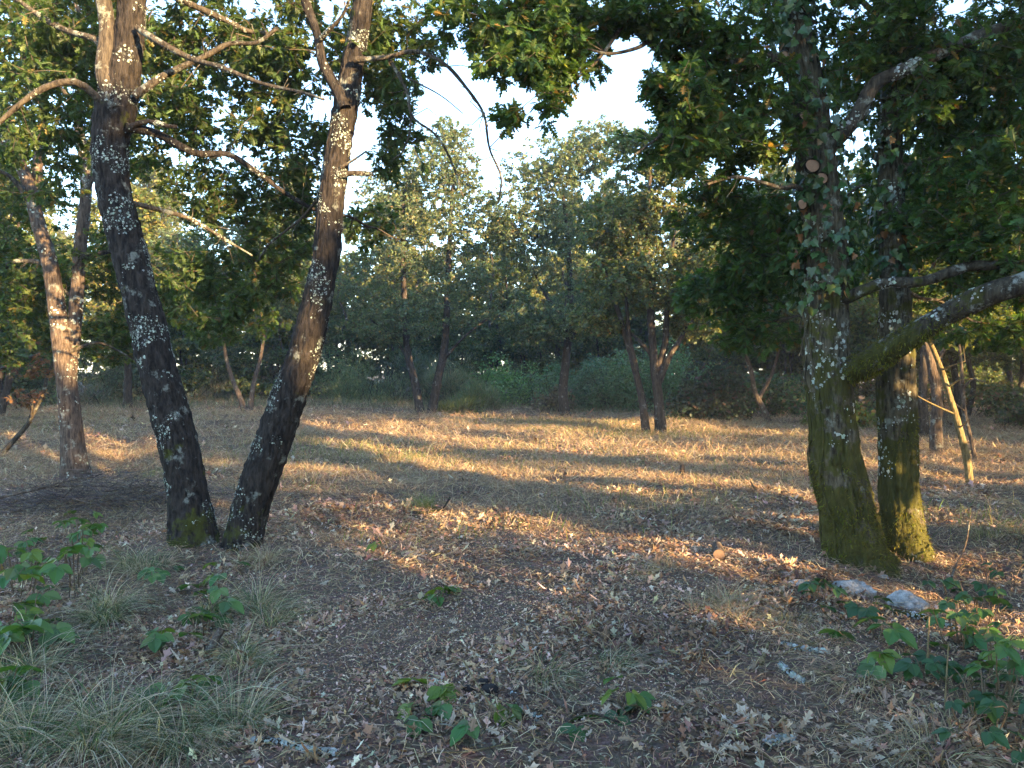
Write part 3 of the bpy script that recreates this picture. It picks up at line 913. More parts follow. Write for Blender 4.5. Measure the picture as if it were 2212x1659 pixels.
def mossy_front():
    base = gp(1846, 1203)
    dep = base[1]
    r = thing('oak_tree', 'thick mossy oak at the right with a heavy low limb and sawn stubs', 'tree', base)
    mb = MB()
    px = [(1862, 1240, 150), (1850, 1200, 132), (1832, 1110, 116), (1808, 1000, 108), (1796, 900, 98), (1788, 800, 100), (1786, 700, 94), (1785, 600, 90), (1780, 500, 84), (1770, 400, 80), (1760, 300, 74), (1745, 200, 70), (1724, 100, 66), (1700, 0, 60), (1680, -140, 54), (1670, -400, 44), (1680, -700, 30)]
    V, rd = tube(mb, ats([(a, b) for a, b, w in px], dep), [pxr(w, dep) * 0.89 for *_, w in px], 0.018, 72, amp=0.010, ridge=0.036, ridge_k=9, lump=0.09, seed=21, flare=(0.22, 0.28, 4))
    t = part('trunk', mb, M_BARK_MOSSY, r, True)
    add_moss(r, V, rd, 60000, lambda q: np.clip((0.75 - (q[:, 2] - base[2])) * 0.7 + 1.6 * fbm(q * 4 + 3, 3), 0, 0.9) * (q[:, 2] < 2.6), 0.024, parent=t)
    add_lichen(r, V, rd, 5000, 0.005, 0.024, 0.16, 2.4, 31.0, zmin=0.9, base=(.33, .36, .30), parent=t)
    # sawn stubs, each with its pale cut face
    for i, (x, y, rp) in enumerate(STUBS):
        c = at(x, y, dep - 0.24)
        back = at(x, y, dep + 0.02)
        rr = pxr(1.7 * rp, dep - .24)
        out = nrm(A((x - 1760) / 160.0, -1.0, 0.15))
        s = MB()
        tube(s, [back, (back + c) / 2, c], [rr * 1.5, rr * 1.35, rr * 1.16], 0.02, 18, amp=0.003, lump=0.1, seed=i * 3.0, cap=False)
        so = part('branch_stub', s, M_BARK_MOSSLIMB, r, True)
        f = MB()
        a = np.linspace(0, 2 * math.pi, 20, endpoint=False)
        wob = 1 + 0.07 * np.sin(2 * a + i) + 0.04 * np.sin(3 * a)
        rim = c + np.stack([np.cos(a) * rr * wob, -0.004 + 0 * a, np.sin(a) * rr * wob], -1)
        f.add(np.vstack([rim, c + A(0, -0.008, 0)]), [np.array([[k, (k + 1) % 20, 20] for k in range(20)])])
        fo = link('cut_face', f.mesh('cut_face', tuple(c)), M_CUT, so)
        fo.location = tuple(c - np.array(r.location))
    skel = []
    L = [
        ([(1772, 862, dep + .05), (1815, 822, dep - .05), (1865, 784, dep - .22), (1950, 742, dep - .45), (2050, 692, dep - .6), (2130, 640, dep - .75), (2212, 592, dep - .9), (2380, 510, dep - 1.1), (2550, 450, dep - 1.2)], 62, 28, M_BARK_MOSSLIMB),
        ([(1800, 655, dep), (1850, 622, dep - .2), (1920, 612, dep - .3), (1990, 602, dep - .4), (2080, 575, dep - .4), (2230, 556, dep - .5), (2400, 540, dep - .6)], 28, 15, M_BARK_MOSSLIMB),
        ([(1765, 345, dep), (1815, 300, dep - .1), (1862, 240, dep - .15), (1892, 178, dep - .2), (1955, 140, dep - .2), (2050, 110, dep - .2), (2130, 72, dep - .2), (2230, 25, dep - .2), (2400, -60, dep - .3)], 38, 20, M_BARK_LIMB),
        ([(1735, 140, dep), (1650, 128, dep - .15), (1560, 136, dep - .2), (1480, 122, dep - .2), (1400, 86, dep - .2), (1340, 46, dep - .3), (1270, 36, dep - .3), (1200, 42, dep - .3), (1110, 56, dep - .3)], 34, 7, M_BARK_LIMB),
        ([(1400, 86, dep - .2), (1380, 102, dep - .4), (1320, 116, dep - .6), (1270, 106, dep - .7)], 10, 4, M_BARK_LIMB),
        ([(1620, 130, dep - .2), (1560, 190, dep - .3), (1490, 245, dep - .4), (1420, 290, dep - .5), (1370, 335, dep - .6)], 14, 4, M_BARK_LIMB),
        ([(1345, 55, dep - .3), (1300, 110, dep - .5), (1240, 190, dep - .7), (1190, 230, dep - .8)], 9, 3, M_BARK_LIMB),
        ([(1755, 430, dep), (1680, 400, dep - .3), (1600, 380, dep - .5), (1520, 400, dep - .6)], 14, 5, M_BARK_LIMB),
        ([(1765, 560, dep), (1700, 560, dep + .4), (1620, 560, dep + .9), (1540, 600, dep + 1.3)], 13, 5, M_BARK_LIMB),
        ([(1765, 680, dep), (1700, 690, dep + .5), (1640, 700, dep + .9), (1580, 740, dep + 1.3)], 9, 3, M_BARK_LIMB),
        ([(1690, -60, dep), (1600, -120, dep - .2), (1450, -150, dep - .3), (1300, -170, dep - .3)], 30, 10, M_BARK_LIMB),
        ([(1680, -200, dep), (1800, -280, dep - .3), (1950, -330, dep - .5), (2150, -380, dep - .7)], 30, 10, M_BARK_LIMB),
    ]
    for i, (pp, w0, w1, m) in enumerate(L):
        big = w0 > 20
        o, P, LV, Lr = limb(r, ats(pp, dep), pxr(w0, dep), pxr(w1, dep), m, sides=22 if big else 9, seed=80 + 3 * i, step=0.025 if big else 0.05)
        if big:
            add_lichen(r, LV, Lr, 1500, 0.005, 0.022, 0.08, 3.2, i * 1.0, base=(.36, .38, .33), parent=o)
        if i == 0:
            add_moss(r, LV, Lr, 14000, lambda q: np.clip(0.35 + 1.3 * fbm(q * 5, 3) - (q[:, 0] - 2.8) * 1.0, 0, 0.8), 0.02, parent=o)
        skel.append(P[len(P) // 4:])
    skel = np.vstack(skel)
    d = dep
    cl = [(at(1330, 70, d - .4), (.75, .5, .25), 120), (at(1150, 60, d - .3), (.35, .4, .16), 45), (at(1250, 200, d - .7), (.42, .35, .18), 60), (at(1330, 170, d - .5), (.4, .4, .22), 70), (at(1400, 60, d - .3), (.4, .4, .2), 60), (at(1480, 200, d - .2), (.4, .5, .3), 80), (at(1110, 160, d - .6), (.28, .35, .2), 34), (at(1100, 240, d - .7), (.12, .2, .10), 12), (at(1180, 110, d - .5), (.35, .4, .2), 60), (at(1060, 95, d - .4), (.25, .4, .2), 36), (at(1250, 285, d - .7), (.25, .3, .16), 34), (at(1160, 15, d - .3), (.5, .5, .2), 80), (at(1000, 40, d - .3), (.3, .4, .2), 40),
          (at(1420, 220, d - .5), (.45, .5, .28), 80), (at(1300, 300, d - .7), (.22, .3, .14), 20), (at(1540, 90, d - .3), (.5, .6, .3), 110), (at(1520, 340, d - .3), (.5, .6, .3), 120), (at(1640, 240, d - .2), (.5, .6, .4), 150),
          (at(1580, 470, d + .6), (.55, .7, .35), 130), (at(1680, 560, d + .6), (.5, .7, .4), 120), (at(1560, 640, d + 1.3), (.6, .7, .3), 110), (at(1640, 720, d + 1), (.5, .6, .2), 60),
          (at(1870, 90, d), (.5, .7, .4), 110), (at(2050, 60, d), (.6, .7, .4), 120), (at(2150, 200, d), (.5, .8, .4), 110), (at(2000, 220, d), (.4, .6, .3), 60), (at(2120, 380, d), (.5, .8, .35), 110), (at(2160, 520, d - .4), (.4, .6, .25), 70), (at(2050, 480, d), (.45, .6, .3), 70),
          (at(2130, 620, d - .2), (.4, .6, .2), 50), (at(1650, -180, d), (1.6, 1.2, .6), 240), (at(2050, -250, d), (1.3, 1.3, .6), 200), (at(1750, -550, d), (2.0, 1.8, .9), 260), (at(2400, 200, d), (.8, 1, 1.2), 180)]
    crown, tw = MB(), MB()
    foliage(crown, tw, skel, cl, OAK0, 0.082, PAL_OAKR, 9, mult=1.55, gate=-0.06, gk=2.3, seed=22.0)
    part('crown', crown, M_LEAF, r)
    part('twigs', tw, M_TWIG, r, kind='stuff')
    return base, V, rd, dep


def mossy_behind():
    base = gp(1962, 1232)
    dep = 6.25
    base = at(1960, 1215, dep); base[2] = gz(base[0], base[1])
    r = thing('oak_tree', 'mossy oak just behind the heavy limb, nearer the right edge', 'tree', base)
    mb = MB()
    px = [(1985, 1285, 130), (1968, 1230, 112), (1950, 1150, 95), (1941, 1050, 86), (1940, 950, 80), (1936, 850, 84), (1935, 750, 76), (1934, 650, 62), (1930, 560, 54), (1925, 450, 50), (1920, 350, 48), (1925, 250, 46), (1940, 150, 45), (1946, 50, 43), (1952, -100, 40), (1960, -400, 32), (1950, -680, 20)]
    V, rd = tube(mb, ats([(a, b) for a, b, w in px], dep), [pxr(w, dep) * 0.89 for *_, w in px], 0.02, 60, amp=0.010, ridge=0.030, ridge_k=8, lump=0.11, seed=33, flare=(0.22, 0.3, 3))
    t = part('trunk', mb, M_BARK_MOSSY, r, True)
    add_moss(r, V, rd, 42000, lambda q: np.clip((0.8 - (q[:, 2] - base[2])) * 0.7 + 1.6 * fbm(q * 4 + 8, 3), 0, 0.9) * (q[:, 2] < 2.8), 0.024, parent=t)
    add_lichen(r, V, rd, 6000, 0.005, 0.026, 0.08, 2.4, 37.0, zmin=0.6, base=(.36, .40, .33), parent=t)
    skel = []
    L = [([(1935, 285), (1990, 262), (2060, 232), (2130, 200), (2260, 160)], 20, 10, 0.2), ([(1930, 365), (2010, 350), (2090, 315), (2220, 298), (2380, 280)], 20, 12, 0.4), ([(1935, 530), (2000, 525), (2060, 515), (2140, 540)], 16, 6, 0.8),
         ([(1945, 80), (1880, 20), (1800, -60)], 18, 7, 0.2), ([(1950, -60), (2080, -120), (2250, -160)], 20, 8, 0.2), ([(1925, 420), (1870, 400), (1830, 420)], 10, 4, 0.8), ([(1930, 620), (2000, 640), (2080, 680), (2150, 700)], 9, 4, 1.2)]
    for i, (pp, w0, w1, dd) in enumerate(L):
        o, P, LV, Lr = limb(r, ats(pp, dep, dd), pxr(w0, dep), pxr(w1, dep), M_BARK_LIMB, sides=12, seed=120 + 2 * i)
        skel.append(P[1:])
    skel = np.vstack(skel)
    d = dep + .4
    cl = [(at(2060, 140, d), (.6, .7, .4), 130), (at(2180, 60, d), (.5, .7, .5), 110), (at(1860, 180, d + .2), (.35, .6, .4), 80), (at(2100, 300, d + .3), (.6, .7, .35), 140), (at(2060, 440, d + .4), (.6, .8, .35), 130), (at(2170, 450, d + .5), (.5, .8, .4), 120),
          (at(1850, 420, d + .8), (.3, .5, .3), 60), (at(2080, 620, d + .9), (.6, .7, .25), 90), (at(2150, 720, d + 1), (.5, .7, .2), 70), (at(1860, 560, d + 1.2), (.4, .6, .4), 60), (at(2050, -180, d), (1.4, 1.2, .6), 180), (at(2400, 100, d), (.9, 1, 1.2), 160), (at(1980, -520, d), (1.8, 1.5, .8), 180)]
    crown, tw = MB(), MB()
    foliage(crown, tw, skel, cl, OAK0, 0.082, PAL_OAKR, 9, mult=1.55, gate=-0.06, gk=2.3, seed=26.0)
    part('crown', crown, M_LEAF, r)
    part('twigs', tw, M_TWIG, r, kind='stuff')
    return base, V, rd, dep


def climb_ivy(label, V, rd, zlo, zhi, nst, nleaf, seed):
    i0 = int(np.argmin(np.abs(V[:, :, 2].mean(1) - zlo))); i1 = int(np.argmin(np.abs(V[:, :, 2].mean(1) - zhi)))
    ib = 2
    sides = V.shape[1]
    r = thing('ivy', label, 'ivy', V[ib].mean(0))
    pts = []
    for s in range(nst):
        idx = np.arange(ib if s < nst // 2 else i0 - 20, i1, 6)
        ph = rng.random() * sides
        a = ph + np.cumsum(rng.normal(size=len(idx))) * 0.9
        a = a.astype(int) % sides
        P = V[idx, a] + rd[idx, a] * 0.010
        mb = MB()
        rr = 0.007 + 0.008 * rng.random()
        tube(mb, P, np.linspace(rr, rr * 0.45, len(P)), 0.05, 7, amp=0.003, lump=0.2, seed=seed + s)
        part('stem', mb, M_BARK_MOSSY, r, True)
        pts.append(P[idx >= i0])
    P = np.vstack(pts)
    n = nleaf
    k = rng.integers(0, len(P), n)
    ii = np.clip(idx[0] + 0, 0, None)
    q, nn = pick_on(V[i0:i1], rd[i0:i1], n, lambda w: np.clip(0.25 + 0.55 * (w[:, 2] - zlo) / (zhi - zlo) + 0.9 * fbm(w * 3 + seed, 2), 0, 1))
    m = len(q)
    off = (0.02 + 0.16 * rng.random(m) ** 1.6)[:, None]
    base = q + nn * off + rng.normal(size=(m, 3)) * 0.03
    D = nrm(rdir(m) * 0.6 + A(0, 0, -0.7) + nn * 0.35)
    leafmb = MB()
    leaves(leafmb, IVY, base, D, nrm(nn + rdir(m) * 0.5), 0.045 + 0.045 * rng.random(m), mixpal([(5, (.030, .066, .020)), (3, (.045, .090, .026)), (1, (.08, .12, .03)), (.35, (.20, .10, .04))], m, 0.2), curl=0.1)
    part('foliage', leafmb, M_IVY, r)


oak_left_leaning()
oak_right_leaning()
oak_left_edge()
_b, _V, _rd, _d = mossy_front()
climb_ivy('ivy climbing the thick mossy oak, its stems laid along the bark', _V, _rd, 2.0, 5.2, 7, 3600, 3.0)
_b, _V, _rd, _d = mossy_behind()
climb_ivy('ivy climbing the mossy oak nearer the right edge', _V, _rd, 2.3, 5.4, 4, 2400, 8.0)


# ---- trees across the clearing, each set out by its stems and the masses of its crown
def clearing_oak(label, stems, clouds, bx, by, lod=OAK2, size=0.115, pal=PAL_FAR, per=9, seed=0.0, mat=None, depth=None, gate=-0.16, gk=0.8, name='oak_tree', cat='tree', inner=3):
    base = gp(bx, by)
    dep = depth or base[1]
    r = thing(name, label, cat, base)
    mb = MB()
    skel = []
    for i, (pp, w0, w1, dd) in enumerate(stems):
        P = ats(pp, dep, dd)
        m = len(pp)
        tube(mb, P, [pxr(w0 + (w1 - w0) * k / (m - 1), dep) for k in range(m)], 0.10, 14, amp=0.010, ridge=0.006, lump=0.12, seed=seed + i, flare=(0.2, 0.15, 3) if pp[0][1] > by - 15 else None)
        Q, _ = resample(P, [1] * m, 0.25)
        skel.append(Q[len(Q) // 3:])
    part('trunk', mb, mat or M_BARK_FAR, r, True)
    crown, tw = MB(), MB()
    cl = [(at(x, y, dep + dz), (rx / FPX * dep, ry_, rz / FPX * dep), n) for x, y, dz, rx, ry_, rz, n in clouds]
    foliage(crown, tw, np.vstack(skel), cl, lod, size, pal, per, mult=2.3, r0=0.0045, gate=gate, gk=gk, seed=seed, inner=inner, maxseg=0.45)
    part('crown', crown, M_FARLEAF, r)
    part('twigs', tw, M_TWIG, r, kind='stuff')
    return r


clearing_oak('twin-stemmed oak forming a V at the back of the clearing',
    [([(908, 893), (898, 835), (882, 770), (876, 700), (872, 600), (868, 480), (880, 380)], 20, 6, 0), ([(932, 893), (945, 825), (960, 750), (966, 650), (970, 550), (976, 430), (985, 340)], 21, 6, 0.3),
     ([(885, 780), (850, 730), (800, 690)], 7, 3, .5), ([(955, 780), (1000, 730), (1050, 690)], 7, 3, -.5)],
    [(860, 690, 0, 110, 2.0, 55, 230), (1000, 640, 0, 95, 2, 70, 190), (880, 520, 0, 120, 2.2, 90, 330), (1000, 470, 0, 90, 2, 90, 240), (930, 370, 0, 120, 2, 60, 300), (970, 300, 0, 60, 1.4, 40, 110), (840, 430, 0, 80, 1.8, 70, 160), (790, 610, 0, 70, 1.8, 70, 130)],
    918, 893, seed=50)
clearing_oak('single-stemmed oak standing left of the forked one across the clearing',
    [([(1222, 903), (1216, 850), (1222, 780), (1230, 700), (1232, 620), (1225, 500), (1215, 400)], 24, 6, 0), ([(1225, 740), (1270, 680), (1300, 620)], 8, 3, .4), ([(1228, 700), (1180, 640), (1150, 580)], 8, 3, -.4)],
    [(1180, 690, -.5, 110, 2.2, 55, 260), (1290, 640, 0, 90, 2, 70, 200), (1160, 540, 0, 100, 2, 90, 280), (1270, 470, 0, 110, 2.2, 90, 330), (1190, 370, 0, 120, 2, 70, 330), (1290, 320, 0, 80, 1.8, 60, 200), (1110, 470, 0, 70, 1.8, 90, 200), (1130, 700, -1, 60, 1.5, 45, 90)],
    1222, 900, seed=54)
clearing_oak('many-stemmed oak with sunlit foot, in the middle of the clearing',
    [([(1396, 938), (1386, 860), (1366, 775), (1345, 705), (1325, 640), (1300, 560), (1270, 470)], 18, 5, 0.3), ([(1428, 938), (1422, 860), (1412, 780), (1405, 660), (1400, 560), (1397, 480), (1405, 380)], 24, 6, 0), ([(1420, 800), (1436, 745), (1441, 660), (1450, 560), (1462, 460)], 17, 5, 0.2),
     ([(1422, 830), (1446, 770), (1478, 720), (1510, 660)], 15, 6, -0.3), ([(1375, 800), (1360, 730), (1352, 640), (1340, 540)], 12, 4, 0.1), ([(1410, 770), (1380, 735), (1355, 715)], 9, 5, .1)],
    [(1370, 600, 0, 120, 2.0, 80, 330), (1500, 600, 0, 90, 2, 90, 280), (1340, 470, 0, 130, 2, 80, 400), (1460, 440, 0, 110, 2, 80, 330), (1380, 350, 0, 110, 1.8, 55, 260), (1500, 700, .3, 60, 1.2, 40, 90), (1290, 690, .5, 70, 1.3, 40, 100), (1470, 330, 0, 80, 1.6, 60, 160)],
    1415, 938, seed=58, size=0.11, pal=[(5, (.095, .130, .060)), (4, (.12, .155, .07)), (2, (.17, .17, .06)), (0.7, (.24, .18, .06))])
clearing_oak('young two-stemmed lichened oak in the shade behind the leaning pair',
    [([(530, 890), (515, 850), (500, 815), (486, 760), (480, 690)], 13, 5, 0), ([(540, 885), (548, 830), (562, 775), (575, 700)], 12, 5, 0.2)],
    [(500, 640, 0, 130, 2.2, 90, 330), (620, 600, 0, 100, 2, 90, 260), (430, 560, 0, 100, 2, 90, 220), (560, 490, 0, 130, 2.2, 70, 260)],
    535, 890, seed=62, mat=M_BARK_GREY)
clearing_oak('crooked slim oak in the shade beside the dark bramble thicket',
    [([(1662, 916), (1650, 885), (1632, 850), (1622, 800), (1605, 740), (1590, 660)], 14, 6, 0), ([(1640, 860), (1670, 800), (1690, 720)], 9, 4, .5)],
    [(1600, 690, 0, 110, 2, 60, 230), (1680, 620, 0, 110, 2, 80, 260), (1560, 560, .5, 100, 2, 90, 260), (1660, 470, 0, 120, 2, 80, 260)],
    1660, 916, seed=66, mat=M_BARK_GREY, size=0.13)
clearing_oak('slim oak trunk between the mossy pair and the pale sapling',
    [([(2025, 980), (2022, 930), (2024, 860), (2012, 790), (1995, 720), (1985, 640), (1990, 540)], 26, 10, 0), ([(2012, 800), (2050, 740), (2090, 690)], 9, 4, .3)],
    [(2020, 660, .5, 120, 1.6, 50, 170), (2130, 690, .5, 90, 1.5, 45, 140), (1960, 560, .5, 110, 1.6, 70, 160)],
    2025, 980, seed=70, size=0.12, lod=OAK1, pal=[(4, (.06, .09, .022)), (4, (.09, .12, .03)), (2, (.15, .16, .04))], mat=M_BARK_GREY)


def sapling(label, pp, w0, w1, mat, twigs, seed, clouds=None):
    base = gp(pp[0][0], pp[0][1] - 6)
    dep = base[1]
    r = thing('sapling', label, 'sapling', base)
    mb = MB()
    m = len(pp)
    V, rd = tube(mb, ats(pp, dep), [pxr(w0 + (w1 - w0) * k / (m - 1), dep) for k in range(m)], 0.04, 12, amp=0.003, lump=0.12, seed=seed)
    part('trunk', mb, mat, r, True)
    skel = [ats(pp, dep)[m // 2:]]
    for i, t in enumerate(twigs):
        o, P, *_ = limb(r, ats(t, dep, -0.3), pxr(4.5, dep), pxr(1.5, dep), mat, sides=6, seed=seed + i, name='twig')
        skel.append(P)
    if clouds:
        crown, tw = MB(), MB()
        foliage(crown, tw, np.vstack(skel), [(at(x, y, dep), (a, b, c), n) for x, y, a, b, c, n in clouds], OAK1, 0.10, [(3, (.07, .10, .02)), (3, (.11, .14, .03)), (2, (.16, .17, .04))], 7, seed=seed, gk=1.5)
        part('crown', crown, M_LEAF, r)
        part('twigs', tw, M_TWIG, r, kind='stuff')


sapling('pale yellow-barked bent sapling at the right, lit by the sun', [(2095, 1052), (2090, 1000), (2076, 940), (2062, 890), (2048, 845), (2034, 800), (2018, 760), (2000, 715), (1985, 640)], 17, 8, M_BARK_PALE,
        [[(2064, 895), (2030, 880), (1990, 860), (1960, 840)], [(2046, 838), (2070, 822), (2100, 818)], [(2034, 800), (2055, 790), (2085, 780)], [(2072, 925), (2095, 905)]], 3,
        [(2080, 700, .7, .7, .3, 70), (2150, 660, .6, .7, .35, 70), (1960, 640, .4, .5, .3, 40), (2160, 560, .5, .7, .3, 50)])
sapling('thin brown sapling standing behind the pale bent one', [(2108, 1006), (2100, 960), (2086, 900), (2080, 840), (2076, 780), (2066, 700), (2060, 600)], 9, 5, M_BARK_GREY,
        [[(2086, 890), (2060, 870), (2040, 866)], [(2080, 840), (2100, 820), (2130, 826)]], 5, [(2080, 640, .7, .8, .4, 60)])

# ------------------------------------------------------------------ generic wood: prototypes shared by the background trees
def prototype(seed, h, spread, stems, nleaf_tips, pal, size=0.20, low=0.28, per=9, gate=-0.12):
    """a tree standing at the origin: returns (root, children) built once, copied for the wood"""
    global rng
    keep = rng; rng = np.random.default_rng(seed)
    r = thing('oak_tree', 'proto', 'tree', (0, 0, 0))
    mb = MB(); skel = []
    for s in range(stems):
        a = 2 * math.pi * (s + rng.random()) / stems
        out = spread * (0.10 if stems == 1 else 0.28)
        P = [A(0, 0, -0.1) + A(math.cos(a), math.sin(a), 0) * (0.02 if stems == 1 else 0.12)]
        for k in range(1, 7):
            f = k / 6
            P.append(A(math.cos(a) * out * f ** 0.8, math.sin(a) * out * f ** 0.8, h * 0.85 * f) + rng.normal(size=3) * A(.12, .12, .03) * h * 0.12)
        rr = (0.16 if stems == 1 else 0.11) * h / 9
        tube(mb, P, [rr * (1 - 0.8 * k / 6) for k in range(7)], 0.22, 10, amp=0.008, lump=0.12, seed=seed + s, flare=(0.3, 0.4, 3))
        Q, _ = resample(P, [1] * 7, 0.3)
        skel.append(Q[int(len(Q) * low):])
    part('trunk', mb, M_BARK_FAR, r, True)
    cl = []
    for k in range(11):
        z = h * (low + 0.05 + (0.95 - low) * (k + 0.5) / 11)
        ww = spread * (0.95 - 0.55 * ((z / h - low) / (1 - low)) ** 1.6)
        a = k * 2.4 + rng.random()
        cl.append((A(math.cos(a) * ww * 0.5, math.sin(a) * ww * 0.5, z), (ww * 0.55, ww * 0.55, h * 0.09), nleaf_tips // 11))
    crown, tw = MB(), MB()
    foliage(crown, tw, np.vstack(skel), cl, OAK2, size, pal, per, r0=0.006, gate=gate, gk=0.7, seed=seed, maxseg=0.6, inner=3)
    part('crown', crown, M_FARLEAF, r)
    part('twigs', tw, M_TWIG, r, kind='stuff')
    rng = keep
    return r


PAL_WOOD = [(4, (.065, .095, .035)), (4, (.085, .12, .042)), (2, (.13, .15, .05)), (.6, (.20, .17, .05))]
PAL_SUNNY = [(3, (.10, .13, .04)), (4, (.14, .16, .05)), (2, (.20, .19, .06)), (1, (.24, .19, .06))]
protos = [prototype(101, 9.5, 3.4, 2, 2600, PAL_WOOD, .17, low=.16), prototype(102, 11.0, 3.6, 1, 2800, PAL_SUNNY, .17, low=.16), prototype(103, 8.0, 3.0, 3, 2200, PAL_WOOD, .17, low=.18), prototype(104, 7.0, 2.2, 1, 1300, PAL_SUNNY, .15, low=0.33), prototype(105, 5.0, 2.4, 3, 1900, PAL_WOOD, .15, low=.03), prototype(106, 12.5, 3.7, 1, 3000, PAL_WOOD, .17, low=.40), prototype(107, 9.0, 3.0, 2, 1300, PAL_SUNNY, .15, low=.14, gate=.08)]  # last two built for the unseen shade-casting trees
used = [False] * 7


def wood_tree(p, x, y, rz, s, label, group):
    z = gz(x, y)
    sc = (s, s, s * (0.92 + 0.16 * rng.random()))
    if not used[p]:
        used[p] = True
        o = protos[p]
        o.location = (x, y, z); o.rotation_euler = (0, 0, rz); o.scale = sc
        o['label'] = label; o['group'] = group
    else:
        o = copy_thing(protos[p], (x, y, z), rz, sc, label, group)
    return o


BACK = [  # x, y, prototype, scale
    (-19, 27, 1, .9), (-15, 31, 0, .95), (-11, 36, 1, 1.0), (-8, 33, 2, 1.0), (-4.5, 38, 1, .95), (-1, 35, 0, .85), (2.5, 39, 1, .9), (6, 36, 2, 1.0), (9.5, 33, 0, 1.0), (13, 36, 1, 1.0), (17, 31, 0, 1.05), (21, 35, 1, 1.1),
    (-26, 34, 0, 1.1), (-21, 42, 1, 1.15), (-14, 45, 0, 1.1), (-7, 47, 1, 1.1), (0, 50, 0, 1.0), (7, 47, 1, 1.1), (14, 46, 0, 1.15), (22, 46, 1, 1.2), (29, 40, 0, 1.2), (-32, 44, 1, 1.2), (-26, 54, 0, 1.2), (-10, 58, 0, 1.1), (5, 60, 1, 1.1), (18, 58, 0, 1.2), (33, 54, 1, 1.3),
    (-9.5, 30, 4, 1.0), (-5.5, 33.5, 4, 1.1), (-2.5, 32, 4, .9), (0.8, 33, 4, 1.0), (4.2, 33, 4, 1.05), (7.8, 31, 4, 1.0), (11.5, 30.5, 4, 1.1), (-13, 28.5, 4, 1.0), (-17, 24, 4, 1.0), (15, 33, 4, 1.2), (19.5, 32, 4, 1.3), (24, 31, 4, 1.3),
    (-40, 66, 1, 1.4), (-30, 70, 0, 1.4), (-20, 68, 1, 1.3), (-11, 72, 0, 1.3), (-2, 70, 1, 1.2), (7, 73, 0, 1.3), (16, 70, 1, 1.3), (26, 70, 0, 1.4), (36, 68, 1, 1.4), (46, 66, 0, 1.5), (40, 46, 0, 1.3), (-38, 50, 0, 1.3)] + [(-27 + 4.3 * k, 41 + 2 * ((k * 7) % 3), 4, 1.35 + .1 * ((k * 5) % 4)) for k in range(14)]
for i, (x, y, p, s) in enumerate(BACK):
    wood_tree(p, x, y, rng.random() * 6.28, s, 'leafy tree of the wood that closes off the clearing, beyond its shrubs', 'trees of the wood beyond the clearing')
RIGHT = [(9.5, 17, 3, .9), (11.5, 20, 3, 1.0), (12.8, 16.2, 3, .95), (14, 23, 2, .9), (10.5, 24, 3, 1.1), (16, 19, 3, 1.0), (17.5, 26, 0, .9), (8.3, 20.5, 3, .85), (14.6, 28, 3, 1.1), (19, 22, 2, 1.0), (12.4, 29, 2, 1.0)]
ORD = ['first', 'second', 'third', 'fourth', 'fifth', 'sixth', 'seventh', 'eighth', 'ninth', 'tenth', 'eleventh']
for i, (x, y, p, s) in enumerate(sorted(RIGHT, key=lambda t: t[0] / t[1])):
    wood_tree(p, x, y, rng.random() * 6.28, s, ORD[i] + ' slim tree from the left in the shady wood at the right edge', 'slim trees in the wood at the right')
LEFT = [(-11.5, 16, 2, .8), (-14, 20, 0, .85), (-16.5, 15, 1, .9), (-12.5, 24, 3, 1.1)]
for i, (x, y, p, s) in enumerate(sorted(LEFT, key=lambda t: t[0] / t[1])):
    wood_tree(p, x, y, rng.random() * 6.28, s, ORD[i] + ' leafy oak from the left edge, behind the slender twin-stemmed one', 'oaks at the left edge')
# unseen wood beside and behind the viewer; trees and bushes added to shape shade
CAST = [  # across the light, towards the light, prototype, scale
    (-6, 9, 2, .95), (-3.6, 7, 4, 1.4), (-1.6, 9, 0, .8), (-.6, 7, 4, 1.3), (0.9, 9.5, 2, .9), (1.0, 7, 4, 1.1), (-3, 15, 0, .9), (0.5, 16, 2, 1.0),
    (6.2, 5.5, 5, .88), (8.8, 5.5, 5, 1.0), (12.2, 5, 5, .95), (7.6, 2.6, 4, .42), (10.9, 2.5, 4, .45), (12.2, 4, 4, .42), (6.3, 3.6, 3, .72), (9.6, 6, 3, .55), (11.3, 8, 4, .5), (14.9, 7, 3, .6), (3.9, 6, 4, .22), (5.2, 5, 4, .2), (3.3, 9, 6, .85), (3.9, 13, 6, .9), (5.9, 8, 6, .62), (9.2, 9, 6, .7), (13.6, 9, 6, .7), (2.2, 6, 4, .8), (1.6, 11, 5, .62),
    (17.8, 3, 5, .95), (20.8, 4, 5, 1.05), (24, 8, 1, 1.2), (28, 5, 0, 1.2), (31.5, 8, 1, 1.2), (19.5, 12, 1, 1.2), (23.5, 13, 0, 1.3), (18.8, 5, 4, .8)]
CAST = [(.717 * q + .697 * a, .697 * q - .717 * a, p, s) for q, a, p, s in CAST]
for i, (x, y, p, s) in enumerate(CAST):
    wood_tree(p, x, y, rng.random() * 6.28, s, 'unseen tree added behind the viewpoint to cast shade', 'unseen trees casting shade from behind the viewpoint')

